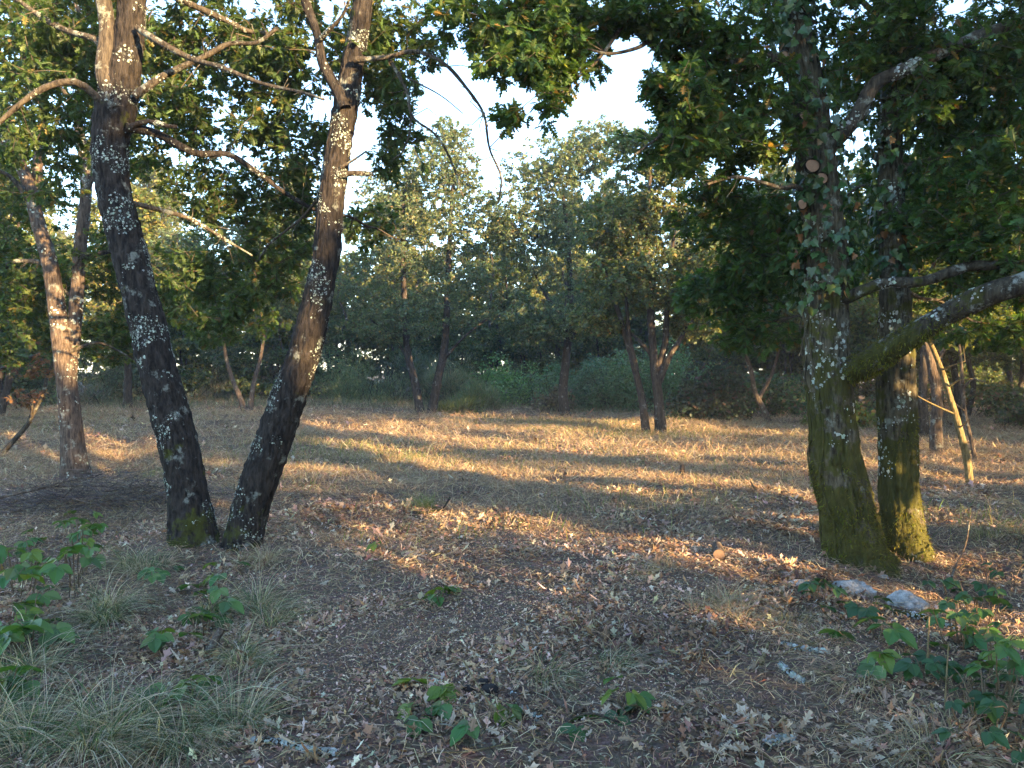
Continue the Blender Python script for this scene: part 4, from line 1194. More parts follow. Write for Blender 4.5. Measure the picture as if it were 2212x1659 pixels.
# ------------------------------------------------------------------ shrubs along the far side of the clearing
def mound(name, label, cat, cx, cy, rx, ry, h, n, pal, size, kind='leafy', seed=0.0, group=None, stems=(.05, .04, .03)):
    base = A(cx, cy, gz(cx, cy))
    r = thing(name, label, cat, base, group)
    nl = 16
    lc = rdir(nl); lc[:, 2] = np.abs(lc[:, 2])
    lc = lc * A(rx, ry, h) * (0.45 + 0.35 * rng.random((nl, 1)))
    lr = (0.26 + 0.22 * rng.random(nl))
    w = rng.integers(0, nl, n)
    d = rdir(n)
    P = lc[w] + d * A(rx * .9, ry * .9, h * .8) * (lr[w] * (0.55 + 0.45 * rng.random(n) ** .5))[:, None]
    P *= (1 + 0.22 * fbm(P * 1.6 + seed, 3))[:, None]
    P[:, 2] = np.maximum(P[:, 2], 0.03)
    P += base
    vb = .75 + .55 * np.random.default_rng(int(seed * 10) + 5).random(); vh = np.random.default_rng(int(seed * 10) + 6).normal(size=3) * .10
    pal = [(w_, tuple(np.clip(np.array(c_) * vb * (1 + vh), .01, .5))) for w_, c_ in pal]
    mb = MB()
    if kind == 'leafy':
        D = nrm(rdir(n) + d * 0.5 - A(0, 0, .2))
        leaves(mb, OAK2, P, D, nrm(d + rdir(n) * 0.6 + A(0, 0, .5)), size * (0.6 + 0.7 * rng.random(n)), mixpal(pal, n), curl=0.1, width=1.2)
        part('foliage', mb, M_FARLEAF, r)
    else:  # broom-like: upright green rods and fine blades
        up = nrm(d * A(.8, .8, .4) + A(0, 0, .6) + rng.normal(size=(n, 3)) * .5)
        L = size * (0.5 + rng.random(n))
        q = P + up * L[:, None]
        strips(mb, P, (P + q) / 2 + rng.normal(size=(n, 3)) * .03, q, 0.014 + 0.012 * rng.random(n), mixpal(pal, n), seg=1, taper=.3)
        part('foliage', mb, M_FARLEAF, r)
    m = 60
    dd = rdir(m); dd[:, 2] = np.abs(dd[:, 2]) + .2
    tw = MB()
    P0 = base + rng.normal(size=(m, 3)) * A(rx * .35, ry * .35, 0)
    P2 = base + nrm(dd) * A(rx, ry, h) * .9
    strips(tw, P0, (P0 + P2) / 2 + A(0, 0, .2), P2, .02, vary(stems, m), seg=3, taper=.4)
    part('stems', tw, M_TWIG, r, kind='stuff')
    return r


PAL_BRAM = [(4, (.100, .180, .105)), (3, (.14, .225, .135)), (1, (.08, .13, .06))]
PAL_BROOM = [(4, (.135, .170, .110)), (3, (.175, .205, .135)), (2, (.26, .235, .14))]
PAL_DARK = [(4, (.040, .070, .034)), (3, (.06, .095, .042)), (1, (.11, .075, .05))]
SHRUBS = [  # picture x, depth, rx, ry, h, kind, palette, label
    (1085, 30, 2.3, 1.5, 2.2, 'leafy', PAL_BRAM, 'pale green bramble mound between the V-shaped and the single-stemmed oak'),
    (1185, 29.5, 2.0, 1.4, 2.0, 'leafy', PAL_BRAM, 'pale green bramble mound just left of the single-stemmed oak'),
    (1290, 28.5, 2.2, 1.5, 2.3, 'leafy', PAL_BRAM, 'pale green bramble mound just right of the single-stemmed oak'),
    (1370, 27.5, 2.0, 1.4, 2.4, 'leafy', PAL_BRAM, 'pale green bramble mound seen left of the many-stemmed oak'),
    (1460, 27, 2.0, 1.5, 2.6, 'leafy', PAL_BRAM, 'pale green bramble mound seen right of the many-stemmed oak'),
    (985, 30, 1.9, 1.3, 2.0, 'broom', PAL_BROOM, 'grey-green broom bush right behind the V-shaped oak'),
    (880, 31, 2.2, 1.3, 2.4, 'broom', PAL_BROOM, 'tall grey-green broom bush behind the left stem of the V-shaped oak'),
    (790, 30, 2.0, 1.3, 2.1, 'broom', PAL_BROOM, 'grey-green broom bush left of the V-shaped oak'),
    (700, 31, 2.0, 1.4, 2.4, 'leafy', PAL_BROOM, 'grey-green shrub seen just right of the right-leaning oak'),
    (1035, 28, 1.1, .9, 1.1, 'broom', PAL_BROOM, 'small broom bush low beside the V-shaped oak'),
    (600, 31, 2.0, 1.4, 2.6, 'leafy', PAL_BROOM, 'grey-green shrub seen between the leaning oaks, on the right'),
    (440, 30, 2.2, 1.5, 2.3, 'broom', PAL_BROOM, 'wispy broom bush seen between the leaning oaks, on the left'),
    (300, 27, 2.0, 1.4, 2.2, 'leafy', PAL_BROOM, 'grey-green shrub seen left of the left-leaning oak'),
    (150, 26, 2.2, 1.4, 2.2, 'broom', PAL_BROOM, 'wispy bush behind the slender twin-stemmed oak'),
    (20, 25, 2.2, 1.4, 2.2, 'leafy', PAL_BROOM, 'grey-green shrub at the left edge of the picture'),
    (-120, 24, 2.4, 1.5, 2.2, 'leafy', PAL_BROOM, 'shrub just beyond the left edge')]
for i, (x, d, rx, ry, h, k, pal, lab) in enumerate(SHRUBS):
    c = at(x, 880, d)
    nm, cat = ('bramble_thicket', 'bramble') if pal is PAL_BRAM else (('broom_bush', 'shrub') if k == 'broom' else ('leafy_shrub', 'shrub'))
    mound(nm, lab, cat, c[0], c[1], rx, ry, h, 6500, pal, 0.10 if k == 'leafy' else 0.20, k, seed=i * 3.3, group={'bramble_thicket': 'bramble mounds at the back', 'broom_bush': 'broom bushes at the back', 'leafy_shrub': 'leafy shrubs at the back left'}[nm])
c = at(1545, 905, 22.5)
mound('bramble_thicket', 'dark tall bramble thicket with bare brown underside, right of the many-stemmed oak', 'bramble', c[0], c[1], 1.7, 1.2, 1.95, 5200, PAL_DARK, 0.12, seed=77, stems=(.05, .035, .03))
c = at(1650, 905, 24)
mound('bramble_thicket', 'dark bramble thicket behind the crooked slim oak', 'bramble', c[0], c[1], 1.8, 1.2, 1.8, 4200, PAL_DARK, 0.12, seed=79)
c = at(960, 893, 25.6)
mound('broom_bush', 'low yellowish bush catching sun beside the V-shaped oak', 'shrub', c[0] + .6, c[1], .95, .6, .5, 1500, [(3, (.15, .15, .06)), (2, (.22, .19, .08))], .25, 'broom', seed=81)
c = at(1210, 880, 26.5)
mound('dead_shrub', 'brown withered shrub behind the single-stemmed oak', 'shrub', c[0] - .3, c[1], .8, .6, 1.1, 1300, [(3, (.11, .08, .06)), (2, (.17, .12, .08))], .12, 'leafy', seed=83)
# low cover under the wood at the right
for i, (x, y, rx, h) in enumerate([(8.6, 19.5, 1.2, .8), (11, 22, 1.6, .9), (13.5, 19, 1.4, .8), (15.5, 22.5, 1.8, 1.1), (18, 17, 1.6, .9), (10, 28, 2.2, 1.4), (16, 30, 2.6, 1.6), (21, 27, 2.6, 1.6)]):
    mound('undergrowth_bush', ['small low bush nearest the mossy pair under the right-hand wood', 'tangled bush behind the pale sapling, under the right-hand wood', 'low bush on the near side of the right-hand wood', 'bush in the middle of the right-hand wood', 'low bush at the far right under the slim trees', 'taller bush closing the right-hand wood on its left', 'tall bush closing the right-hand wood at the back', 'tall bush at the far right back of the wood'][i], 'bush', x, y, rx, rx * .8, h, 2000, [(3, (.06, .09, .03)), (2, (.10, .12, .04)), (1, (.13, .09, .05))], .13, seed=i * 5.1, group='low bushes under the right-hand wood')

# ------------------------------------------------------------------ grass
PAL_GREEN = [(3, (.085, .13, .030)), (3, (.12, .17, .035)), (2, (.20, .21, .06)), (1, (.33, .29, .14))]
PAL_TUSS = [(3, (.060, .100, .045)), (3, (.085, .130, .055)), (3, (.36, .30, .20)), (4, (.48, .42, .29)), (1.5, (.23, .18, .11))]
PAL_DRYT = [(3, (.40, .33, .21)), (3, (.30, .23, .15)), (1, (.15, .15, .07))]


def tussock(label, px, py, n, L, pal, spread=0.10, group=None, lean=(0, 0), w=0.0036, flat=0.65):
    b = gp(px, py)
    a = rng.random(n) * 2 * math.pi
    rr = spread * np.sqrt(rng.random(n))
    nc = 5
    cc = rng.normal(size=(nc, 2)) * spread * .95; cl_ = rng.normal(size=(nc, 2)) * .55; cs = .55 + .6 * rng.random(nc)
    w_ = rng.integers(0, nc, n)
    P0 = on_ground(b[0] + cc[w_, 0] + .6 * rr * np.cos(a), b[1] + cc[w_, 1] + .6 * rr * np.sin(a), -0.01)
    ll = .92 * L * cs[w_] * (0.35 + 0.75 * rng.random(n))
    o = nrm(np.stack([np.cos(a) + lean[0] + cl_[w_, 0] + rng.normal(size=n) * .4, np.sin(a) + lean[1] + cl_[w_, 1] + rng.normal(size=n) * .4, 0 * a], -1))
    f = np.clip(1.25 * flat * (0.35 + 0.9 * rng.random(n)), 0, 1.05)
    wob = rng.normal(size=(n, 3)) * (ll * .13)[:, None]
    P1 = P0 + o * (ll * 0.42 * f)[:, None] + A(0, 0, 1) * (ll * (0.56 - .2 * f))[:, None] + wob * .5
    P2 = P0 + o * (ll * (0.35 + 0.75 * f))[:, None] + A(0, 0, 1) * np.maximum(0.015, ll * (0.75 - 0.85 * f))[:, None] + wob * A(1, 1, .25)
    P2[:, 2] = np.maximum(P2[:, 2], ground_h(P2[:, 0], P2[:, 1]) + .01)
    mb = MB()
    strips(mb, P0, P1, P2, w * (0.7 + 0.6 * rng.random(n)), mixpal(pal, n), seg=5, taper=.25)
    o = link('grass_tussock', mb.mesh('grass_tussock', tuple(b)), M_GRASS)
    o.location = tuple(b)
    return tag(o, label, 'grass tussock', group)


tussock('large drooping half-dry grass tussock at the bottom left corner area', 235, 1590, 900, .62, PAL_TUSS, .13, lean=(.2, -.4))
tussock('green drooping tussock right of the large half-dry one, at the bottom edge', 440, 1600, 800, .55, PAL_TUSS, .12, lean=(.5, -.2))
tussock('grass tussock at the bottom left corner of the picture', 25, 1620, 500, .5, PAL_TUSS, .10)
tussock('grass tussock by the left edge above the corner one', 20, 1470, 550, .5, PAL_TUSS, .11)
tussock('arching green and straw tussock below the foot of the left-leaning oak', 215, 1330, 700, .55, PAL_TUSS, .13, lean=(.1, -.3))
tussock('flattened tussock combed to the right, below the two leaning oaks', 560, 1325, 750, .62, PAL_TUSS, .13, lean=(.9, -.3))
tussock('greyish tussock just in front of the mossy oak foot', 315, 1225, 600, .5, PAL_TUSS, .14)
tussock('pale dry tussock at the foot of the right-leaning oak', 560, 1215, 420, .30, PAL_DRYT, .10)
tussock('small sparse tussock between the flattened one and the bottom tussocks', 520, 1430, 380, .42, PAL_TUSS, .10, lean=(.6, -.2))
tussock('small half-green tussock right of the bottom brambles', 1285, 1440, 420, .36, PAL_TUSS, .16, lean=(.5, -.5))
tussock('dry tussock lit by the sun in front of the stones', 1580, 1320, 520, .42, PAL_DRYT, .16, lean=(.6, .2))
tussock('bright green tussock alone in the middle of the clearing', 925, 1095, 260, .42, PAL_GREEN, .10, flat=.5)
tussock('yellow-green tussock behind the right-hand trees, near the right edge', 2170, 1160, 420, .55, PAL_DRYT + [(3, (.15, .17, .04))], .16)
tussock('dry matted tussock at the lower right under the bramble leaves', 1930, 1500, 800, .34, PAL_DRYT, .26, flat=.9)
tussock('short dry tussock near the cut log in mid-ground', 1420, 1240, 300, .28, PAL_DRYT, .12)
tussock('small tussock beside the left-leaning oak, lit from the right', 320, 1035, 220, .35, PAL_GREEN, .12, flat=.4)
tussock('fresh green tuft left of the sunny strip, behind the right-leaning oak', 655, 950, 200, .40, PAL_GREEN, .2, flat=.4)
tussock('upright green tuft in the sunny strip left of the clearing centre', 890, 1000, 260, .45, PAL_GREEN, .22, flat=.4)


def build_grass():
    mb = MB()
    # short green growth in the sunny strips, thin elsewhere
    patches = [(1220, 918, 1.6, .9, 1500), (1320, 930, 1.5, .8, 1500), (1400, 945, 1.0, .6, 700), (1120, 912, 1.4, .8, 900), (850, 985, 1.1, .9, 700), (720, 965, .9, .7, 450), (230, 905, 1.5, .9, 500), (1700, 950, .8, .6, 300), (1250, 1000, 1.2, .8, 260), (1000, 1000, 1.2, .8, 200), (1420, 1080, .7, .5, 120), (110, 930, 1.2, .8, 300), (760, 1000, 1.2, .8, 260), (1130, 960, 1.6, 1.0, 320), (1550, 985, 1.2, .8, 260), (1300, 1110, .8, .5, 110), (1000, 1150, .7, .4, 80), (1650, 1040, .8, .6, 150), (560, 990, 1.2, .8, 260), (2100, 1120, .8, .6, 200), (700, 1050, .6, .4, 90)]
    for px, py, rx, ry, n in patches:
        b = gp(px, py)
        x = b[0] + rng.normal(size=n) * rx; y = b[1] + rng.normal(size=n) * ry
        L = (.05 + .13 * rng.random(n))
        P0 = on_ground(x, y, 0)
        q = P0 + nrm(rng.normal(size=(n, 3)) * A(.5, .5, 0) + A(0, 0, 1)) * L[:, None]
        strips(mb, P0, (P0 + q) / 2 + rng.normal(size=(n, 3)) * .012, q, .009, mixpal(PAL_GREEN, n), seg=2, taper=.3)
    o = link('grass', mb.mesh('grass'), M_GRASS, None, 'stuff')
    tag(o, 'short green grass coming up through the straw', 'grass')
    # tall pale grass standing in front of the shrubs
    mb = MB()
    n = 5000
    x = -14 + 22 * rng.random(n); y = 27.2 - .12 * x * (x < 0) * 0 + rng.normal(size=n) * .8 - np.clip(-x - 4, 0, 20) * .28
    keep = (fbm(np.stack([x, y, 0 * x], -1) * .5, 2) > -.15)
    x, y = x[keep], y[keep]; n = len(x)
    L = .12 + .34 * rng.random(n) ** 1.5
    P0 = on_ground(x, y, 0)
    q = P0 + nrm(rng.normal(size=(n, 3)) * A(.45, .45, 0) + A(0, 0, 1)) * L[:, None]
    strips(mb, P0, (P0 + q) / 2 + rng.normal(size=(n, 3)) * A(.03, .03, 0) + A(0, 0, .06), q, .013, mixpal([(3, (.16, .17, .11)), (3, (.11, .14, .085)), (2, (.27, .23, .15))], n), seg=2, taper=.3)
    o = link('tall_grass', mb.mesh('tall_grass'), M_GRASS, None, 'stuff')
    tag(o, 'tall grey-green grass edging the shrubs behind the clearing', 'grass')


build_grass()

# ------------------------------------------------------------------ brambles in the foreground, leaf by leaf
def trifoliate(seed, pal):
    global rng
    keep = rng; rng = np.random.default_rng(seed)
    mb = MB()
    t = mixpal(pal, 3, .12)
    P = np.array([[0.35, 0, 0], [0.30, 0.02, 0], [0.30, -0.02, 0]])
    D = np.array([[1, 0, -.1], [.35, .95, -.05], [.35, -.95, -.05]])
    N = nrm(np.array([[0, 0, 1], [.1, .1, 1], [.1, -.1, 1]], float))
    leaves(mb, OVAL, P, D, N, np.array([.66, .55, .55]), t, curl=.22 + .15 * rng.random(3))
    rods(mb, np.array([[0, 0, 0.]]), np.array([[.36, 0, 0.]]), .012, .010, A(.09, .10, .04), 4)
    rng = keep
    me = mb.mesh('leaf'); me.materials.append(M_BRAMBLE)
    return me


PAL_BLEAF = [(4, (.050, .115, .030)), (3, (.070, .145, .038)), (1, (.10, .17, .05))]
LEAF_MESH = [trifoliate(900 + i, PAL_BLEAF) for i in range(5)] + [trifoliate(950, [(1, (.13, .18, .03))]), trifoliate(951, [(1, (.030, .075, .028))]), trifoliate(952, [(1, (.035, .085, .03))])]


def bramble(label, spots, size, dark=False, arch=0.12):
    """spots: picture positions of its leaves (x, y, height above ground); a stem runs past them"""
    pts = []
    for x, y, h in spots:
        g = gp(x, y + h * 420)
        pts.append(A(g[0], g[1], gz(g[0], g[1]) + h))
    c = np.mean(pts, 0)
    base = A(c[0], c[1], gz(c[0], c[1]))
    r = thing('bramble_plant', label, 'bramble', base)
    mb = MB()
    order = np.argsort([p[0] for p in pts])
    for k in order:
        p = pts[k]
        root = A(base[0] + (p[0] - base[0]) * .55, base[1] + (p[1] - base[1]) * .55, 0); root[2] = gz(root[0], root[1]) - .01
        mid = (root + p) / 2 + A(0, 0, .3 * (p[2] - root[2])) + rng.normal(size=3) * .02
        mb = MB()
        tube(mb, [root, mid, p], [.0035, .003, .002], .03, 5, tint=(.14, .10, .06))
        part('stem', mb, M_TWIG, r, True)
    for p in pts:
        me = LEAF_MESH[rng.integers(6, 8)] if dark else LEAF_MESH[rng.integers(0, 6)]
        o = link('leaf', me, None, r)
        o.location = tuple(p - base)
        s = size * (.8 + .4 * rng.random())
        o.scale = (s, s, s)
        a = rng.random() * 6.28
        o.rotation_euler = ((rng.random() - .5) * .6, .1 + .35 * rng.random(), a)
    return r


def spray(x, y, n, sx, sy, hmax):
    return [(x + rng.normal() * sx, y + rng.normal() * sy, .03 + hmax * rng.random()) for _ in range(n)]


bramble('tall bramble in front of the brushwood heap', spray(175, 1130, 26, 36, 34, .42), .15)
bramble('bramble by the left edge level with the oak feet', spray(40, 1175, 22, 40, 26, .28), .15)
bramble('large-leaved bramble at the left edge, mid-height', spray(40, 1310, 20, 36, 34, .22), .17)
bramble('bramble sprig among the tussocks right of the large-leaved one', spray(120, 1340, 5, 22, 12, .12), .15)
bramble('bramble at the left edge above the bottom corner', spray(30, 1475, 8, 24, 16, .16), .17)
bramble('bramble leaves low at the left, between the corner tussocks', [(30, 1560, .05), (105, 1580, .08), (90, 1520, .08)], .17)
bramble('bramble growing through the arching tussock', spray(470, 1250, 10, 50, 20, .16), .13)
bramble('bramble sprig on the grey tussock below the mossy oak', spray(345, 1220, 7, 22, 12, .16), .13)
bramble('bramble leaves hanging over the flattened tussock', spray(455, 1320, 10, 40, 22, .14), .15)
bramble('small yellowing bramble left of the flattened tussock', spray(350, 1345, 6, 26, 14, .10), .14)
bramble('bramble sprig in the middle of the lower left', spray(415, 1480, 6, 22, 10, .10), .15)
bramble('bramble leaf pair right of the lower left sprig', [(515, 1535, .05), (320, 1475, .06)], .15)
bramble('small bright bramble alone in the centre foreground', spray(958, 1268, 6, 14, 10, .10), .13)
bramble('low bramble with round leaves at the bottom centre', [(905, 1475, .06), (945, 1475, .06), (985, 1485, .06), (975, 1515, .05), (910, 1525, .06), (915, 1545, .05)], .17)
bramble('bramble leaf cluster at the bottom, right of the round-leaved one', [(1030, 1560, .06), (1055, 1530, .05), (1090, 1535, .05), (1110, 1555, .03)], .14)
bramble('bramble beside the half-green tussock', [(1340, 1470, .12), (1350, 1495, .10), (1335, 1500, .08), (1370, 1495, .06)], .14)
bramble('dark low bramble below the half-green tussock', [(1345, 1535, .04), (1385, 1530, .04), (1245, 1560, .03), (1265, 1555, .03)], .14, True)
bramble('sunlit bramble sprig in the middle distance', [(815, 1165, .06), (820, 1158, .09)], .13)
bramble('dark bramble in front of the white stones', spray(1860, 1298, 9, 28, 8, .10), .12, True)
bramble('dark bramble between the grey stone and the white stones', spray(1770, 1255, 9, 22, 12, .14), .12, True)
bramble('broad-leaved bramble below the second white stone', [(1905, 1345, .12), (1880, 1335, .10), (1925, 1350, .10), (1810, 1360, .08)], .17)
bramble('yellow-edged bramble sprig right of the dry leaves', [(1900, 1415, .12), (1910, 1430, .08), (1895, 1400, .10)], .15)
bramble('dark bramble trailing at the lower right', spray(2000, 1440, 10, 40, 14, .08), .12, True)
bramble('bramble tangle beside the mossy root', spray(2110, 1260, 24, 60, 40, .22), .115, True)
bramble('bramble arching over the dark bank at the right', spray(2080, 1330, 14, 40, 22, .20), .13)
bramble('bright bramble at the right edge', spray(2170, 1420, 14, 28, 28, .30), .12)
bramble('dark bramble in the bottom right corner', spray(2150, 1530, 24, 44, 44, .16), .09, True)

# ------------------------------------------------------------------ stones, logs, sticks, leaves, clods
def stone(label, px, py, w, h, d, rz, seed, moss=False):
    b = gp(px, py)
    n, m = 26, 34
    th = np.linspace(0, math.pi, n)[:, None]; ph = np.linspace(0, 2 * math.pi, m, endpoint=False)[None]
    dirs = np.stack([np.sin(th) * np.cos(ph), np.sin(th) * np.sin(ph), np.cos(th) + 0 * ph], -1)
    q = dirs.reshape(-1, 3)
    # chop by random planes for an angular block
    g = np.random.default_rng(seed)
    r = np.full(len(q), 1.0)
    for _ in range(11):
        pn = nrm(g.normal(size=3)[None])[0]; c = .42 + .34 * g.random()
        dn = q @ pn
        r = np.where(dn > .05, np.minimum(r, c / np.maximum(dn, .05)), r)
    r = r * (1 + .16 * fbm(q * 2.4 + seed, 3) + .07 * fbm(q * 9 + seed, 2))
    V = (q * r[:, None]) * A(w / 2, d / 2, h)
    i = np.arange(n - 1)[:, None] * m; j = np.arange(m)[None]
    F = np.stack([i + j, i + m + j, i + m + (j + 1) % m, i + (j + 1) % m], -1).reshape(-1, 4)
    mb = MB(); mb.add(V, [F])
    o = link('stone', mb.mesh('stone', smooth=False), M_STONE)
    o.location = tuple(b + A(0, 0, -.03)); o.rotation_euler = (.1, -.12, rz)
    return tag(o, label, 'stone')


stone('white angular stone in front of the thick mossy oak', 1852, 1278, .36, .16, .26, -.35, 3)
stone('pale slanted stone below the mossy oak nearer the right edge', 1958, 1308, .30, .13, .24, -.5, 8)
stone('flat grey stone left of the white stones', 1722, 1260, .26, .07, .18, .1, 12)
stone('small whitish stone at the root, behind the two white stones', 1905, 1245, .16, .07, .12, .4, 15)


def log(label, px, py, length, rad, ang, tilt=0.0, face=True, mat=None, name='log', cat='log'):
    b = gp(px, py)
    d = A(math.cos(ang), math.sin(ang), tilt)
    d = nrm(d[None])[0]
    c = A(b[0], b[1], gz(b[0], b[1]) + rad * .75)
    P = [c + d * length, c + d * length * .5, c]
    r = thing(name, label, cat, b)
    mb = MB()
    tube(mb, P, [rad * .95, rad, rad], .03, 18, amp=.004, lump=.08, seed=px, cap=False)
    part('bark', mb, mat or M_BARK_GREY, r, True)
    if face:
        u = nrm(np.cross(d, A(0, 0, 1))[None])[0]; v = np.cross(u, d)
        a = np.linspace(0, 2 * math.pi, 18, endpoint=False)
        rim = c + (np.cos(a)[:, None] * u + np.sin(a)[:, None] * v) * rad - d * .003
        f = MB(); f.add(np.vstack([rim, c - d * .006]), [np.array([[k, (k + 1) % 18, 18] for k in range(18)])])
        fo = link('cut_face', f.mesh('cut_face', tuple(c)), M_CUT, r)
        fo.location = tuple(c - b)


log('short sawn log, its round pale end facing the viewer', 1553, 1208, .30, .044, 1.35)
log('short brown stump standing in the mown grass', 1474, 1030, .14, .035, 1.57, 6.0, True, name='stump', cat='stump')
log('piece of broken branch lying among leaves, bottom right of centre', 1260, 1545, .16, .016, 2.4, face=False, name='stick', cat='stick')
log('thick piece of bark-covered stick in the lower centre', 930, 1410, .18, .016, .1, face=False, name='stick', cat='stick')
log('short upright broken peg among the tussocks', 450, 1415, .13, .022, 1.0, 1.2, face=False, name='stick', cat='stick')


def stick(label, pts, w0, w1, mat, lich=0, lift=.012, group=None, name='fallen_stick'):
    P = []
    for p in pts:
        g = gp(p[0], p[1])
        P.append(A(g[0], g[1], gz(g[0], g[1]) + (p[2] if len(p) > 2 else lift)))
    P = np.array(P)
    r = thing(name, label, 'stick', P[0], group)
    mb = MB()
    V, rd = tube(mb, P, np.linspace(w0, w1, len(P)), .03, 7, amp=w0 * .3, lump=.25, seed=pts[0][0])
    part('wood', mb, mat, r, True)
    if lich:
        add_lichen(r, V, rd, lich, .006, .018, -.25, 6, pts[0][1], base=(.28, .31, .285))


stick('curved dark stick lying in the sunny strip', [(890, 1112, .02), (925, 1112, .03), (955, 1105, .03), (972, 1092, .09)], .016, .010, M_BARK_DARK)
stick('pale lichened stick in front of the right-leaning oak', [(725, 1140), (770, 1150), (795, 1165), (820, 1185)], .016, .008, M_BARK_LIMB, 140)
stick('long bare stick on the leaves right of the right-leaning oak', [(605, 1190), (650, 1197), (718, 1194)], .012, .007, M_BARK_GREY)
stick('slanting pale twig beside the tall bramble', [(150, 1285, .02), (210, 1225, .10), (330, 1145, .30)], .006, .004, M_BARK_PALE)
stick('straight brown twig in the lower left between tussocks', [(395, 1375), (470, 1410), (570, 1430), (600, 1420)], .006, .004, M_BARK_GREY)
stick('bluish lichened stick at the bottom, left of centre', [(545, 1605), (600, 1608), (660, 1625), (735, 1632)], .010, .006, M_BARK_LIMB, 160)
stick('pale stripped stick at the bottom edge by the tussocks', [(265, 1655), (310, 1630), (350, 1608)], .011, .007, M_BARK_PALE)
stick('long orange-brown stem bent across the bottom centre', [(1000, 1450, .06), (1030, 1500, .05), (1080, 1560, .03), (1150, 1600, .02), (1200, 1615, .02)], .004, .003, M_BARK_PALE)
stick('horizontal thin stem near the bottom edge', [(880, 1640), (950, 1632), (1010, 1630), (1100, 1612), (1180, 1595)], .003, .002, M_BARK_PALE)
stick('forked grey twig in the lower right of centre', [(1465, 1500), (1500, 1470, .03), (1520, 1430, .06)], .006, .003, M_BARK_GREY)
stick('short pale split of wood below the dry tussock', [(1645, 1440), (1660, 1400, .03)], .012, .008, M_BARK_PALE)
stick('lichened stick right of the sunlit tussock', [(1690, 1395), (1730, 1405), (1790, 1412)], .010, .006, M_BARK_LIMB, 120)
stick('lichened stick under the dry matted tussock', [(1685, 1440), (1715, 1465), (1740, 1480)], .012, .008, M_BARK_LIMB, 130)
stick('mossy fallen branch on the dark bank at the right', [(1935, 1330, .02), (2000, 1345, .03), (2070, 1365, .02)], .020, .012, M_BARK_MOSSLIMB, 160)
stick('bent grey stem rising from the dark bank', [(2045, 1290, .02), (2060, 1262, .10), (2085, 1235, .22), (2095, 1205, .36)], .009, .005, M_BARK_GREY)
stick('whitish upright twig at the lower right', [(2002, 1470, .02), (2006, 1425, .22)], .006, .004, M_BARK_PALE)
stick('thin upright pale stalk beside the whitish twig', [(2040, 1545, .02), (2048, 1480, .20)], .004, .003, M_BARK_PALE)
stick('blue-grey lichened stick by the right edge', [(2080, 1450), (2130, 1440), (2190, 1425)], .013, .009, M_BARK_LIMB, 170)
stick('blue-grey lichened stick at the bottom right', [(1655, 1620), (1690, 1600), (1720, 1605)], .010, .006, M_BARK_LIMB, 120)
stick('short dark stick at the bottom, right of centre', [(1555, 1615), (1600, 1632), (1640, 1640)], .016, .010, M_BARK_GREY)
stick('diagonal twig in the centre foreground', [(1105, 1500), (1135, 1540), (1170, 1560)], .010, .006, M_BARK_GREY, 40)
stick('long thin stem at the lower right, running to the corner', [(1525, 1570), (1600, 1605), (1680, 1655)], .004, .003, M_BARK_PALE)
for i in range(70):   # small anonymous twigs
    x = rng.random() * 2100 + 50; y = 1200 + 440 * rng.random() ** .8
    a = rng.random() * 3.14; L = (60 + 110 * rng.random()) * (y / 1650) ** 2
    stick('thin dry twig lying loose on the leaf litter in the foreground', [(x, y), (x + math.cos(a) * L * .5 + rng.normal() * 6, y + math.sin(a) * L * .22 + rng.normal() * 3, .02 + .03 * rng.random()), (x + math.cos(a) * L, y + math.sin(a) * L * .45)], .0045, .002,
          [M_BARK_GREY, M_BARK_PALE, M_BARK_LIMB][i % 3], group='loose twigs in the foreground')


def fallen_leaves():
    tints = [(.36, .30, .22), (.30, .24, .17), (.43, .37, .28), (.25, .18, .12), (.34, .25, .16)]
    meshes = []
    for i, t in enumerate(tints * 2):
        mb = MB()
        leaves(mb, OAK0, np.zeros((1, 3)), A(1, 0, 0.1)[None], A(0, 0.15 * (i - 4) / 4, 1)[None], 1.0, np.array([t]), curl=(-1) ** i * (.15 + .45 * rng.random()), width=.75 + .3 * rng.random())
        me = mb.mesh('fallen_leaf'); me.materials.append(M_DRY)
        meshes.append(me)
    zones = [((1550, 2000, 1540, 1655), 80, 'pale curled dead oak leaf in the drift at the bottom right', 'dead leaves drifted at the bottom right'),
             ((1300, 2100, 1380, 1560), 60, 'dead oak leaf lying on the litter in the right foreground', 'dead leaves in the right foreground'),
             ((850, 1500, 1300, 1655), 80, 'dead oak leaf lying on the litter in the centre foreground', 'dead leaves in the centre foreground'),
             ((50, 850, 1250, 1655), 70, 'dead oak leaf lying on the litter in the left foreground', 'dead leaves in the left foreground')]
    for (x0, x1, y0, y1), n, lab, grp in zones:
        for _ in range(n):
            g = gp(x0 + (x1 - x0) * rng.random(), y0 + (y1 - y0) * rng.random())
            o = link('fallen_leaf', meshes[rng.integers(0, 10)])
            o.location = (g[0], g[1], gz(g[0], g[1]) + .018 + .02 * rng.random())
            s = .040 + .028 * rng.random()
            o.scale = (s, s, s)
            o.rotation_euler = (rng.normal() * .45, rng.normal() * .22, rng.random() * 6.28)
            tag(o, lab, 'leaf', grp)


fallen_leaves()


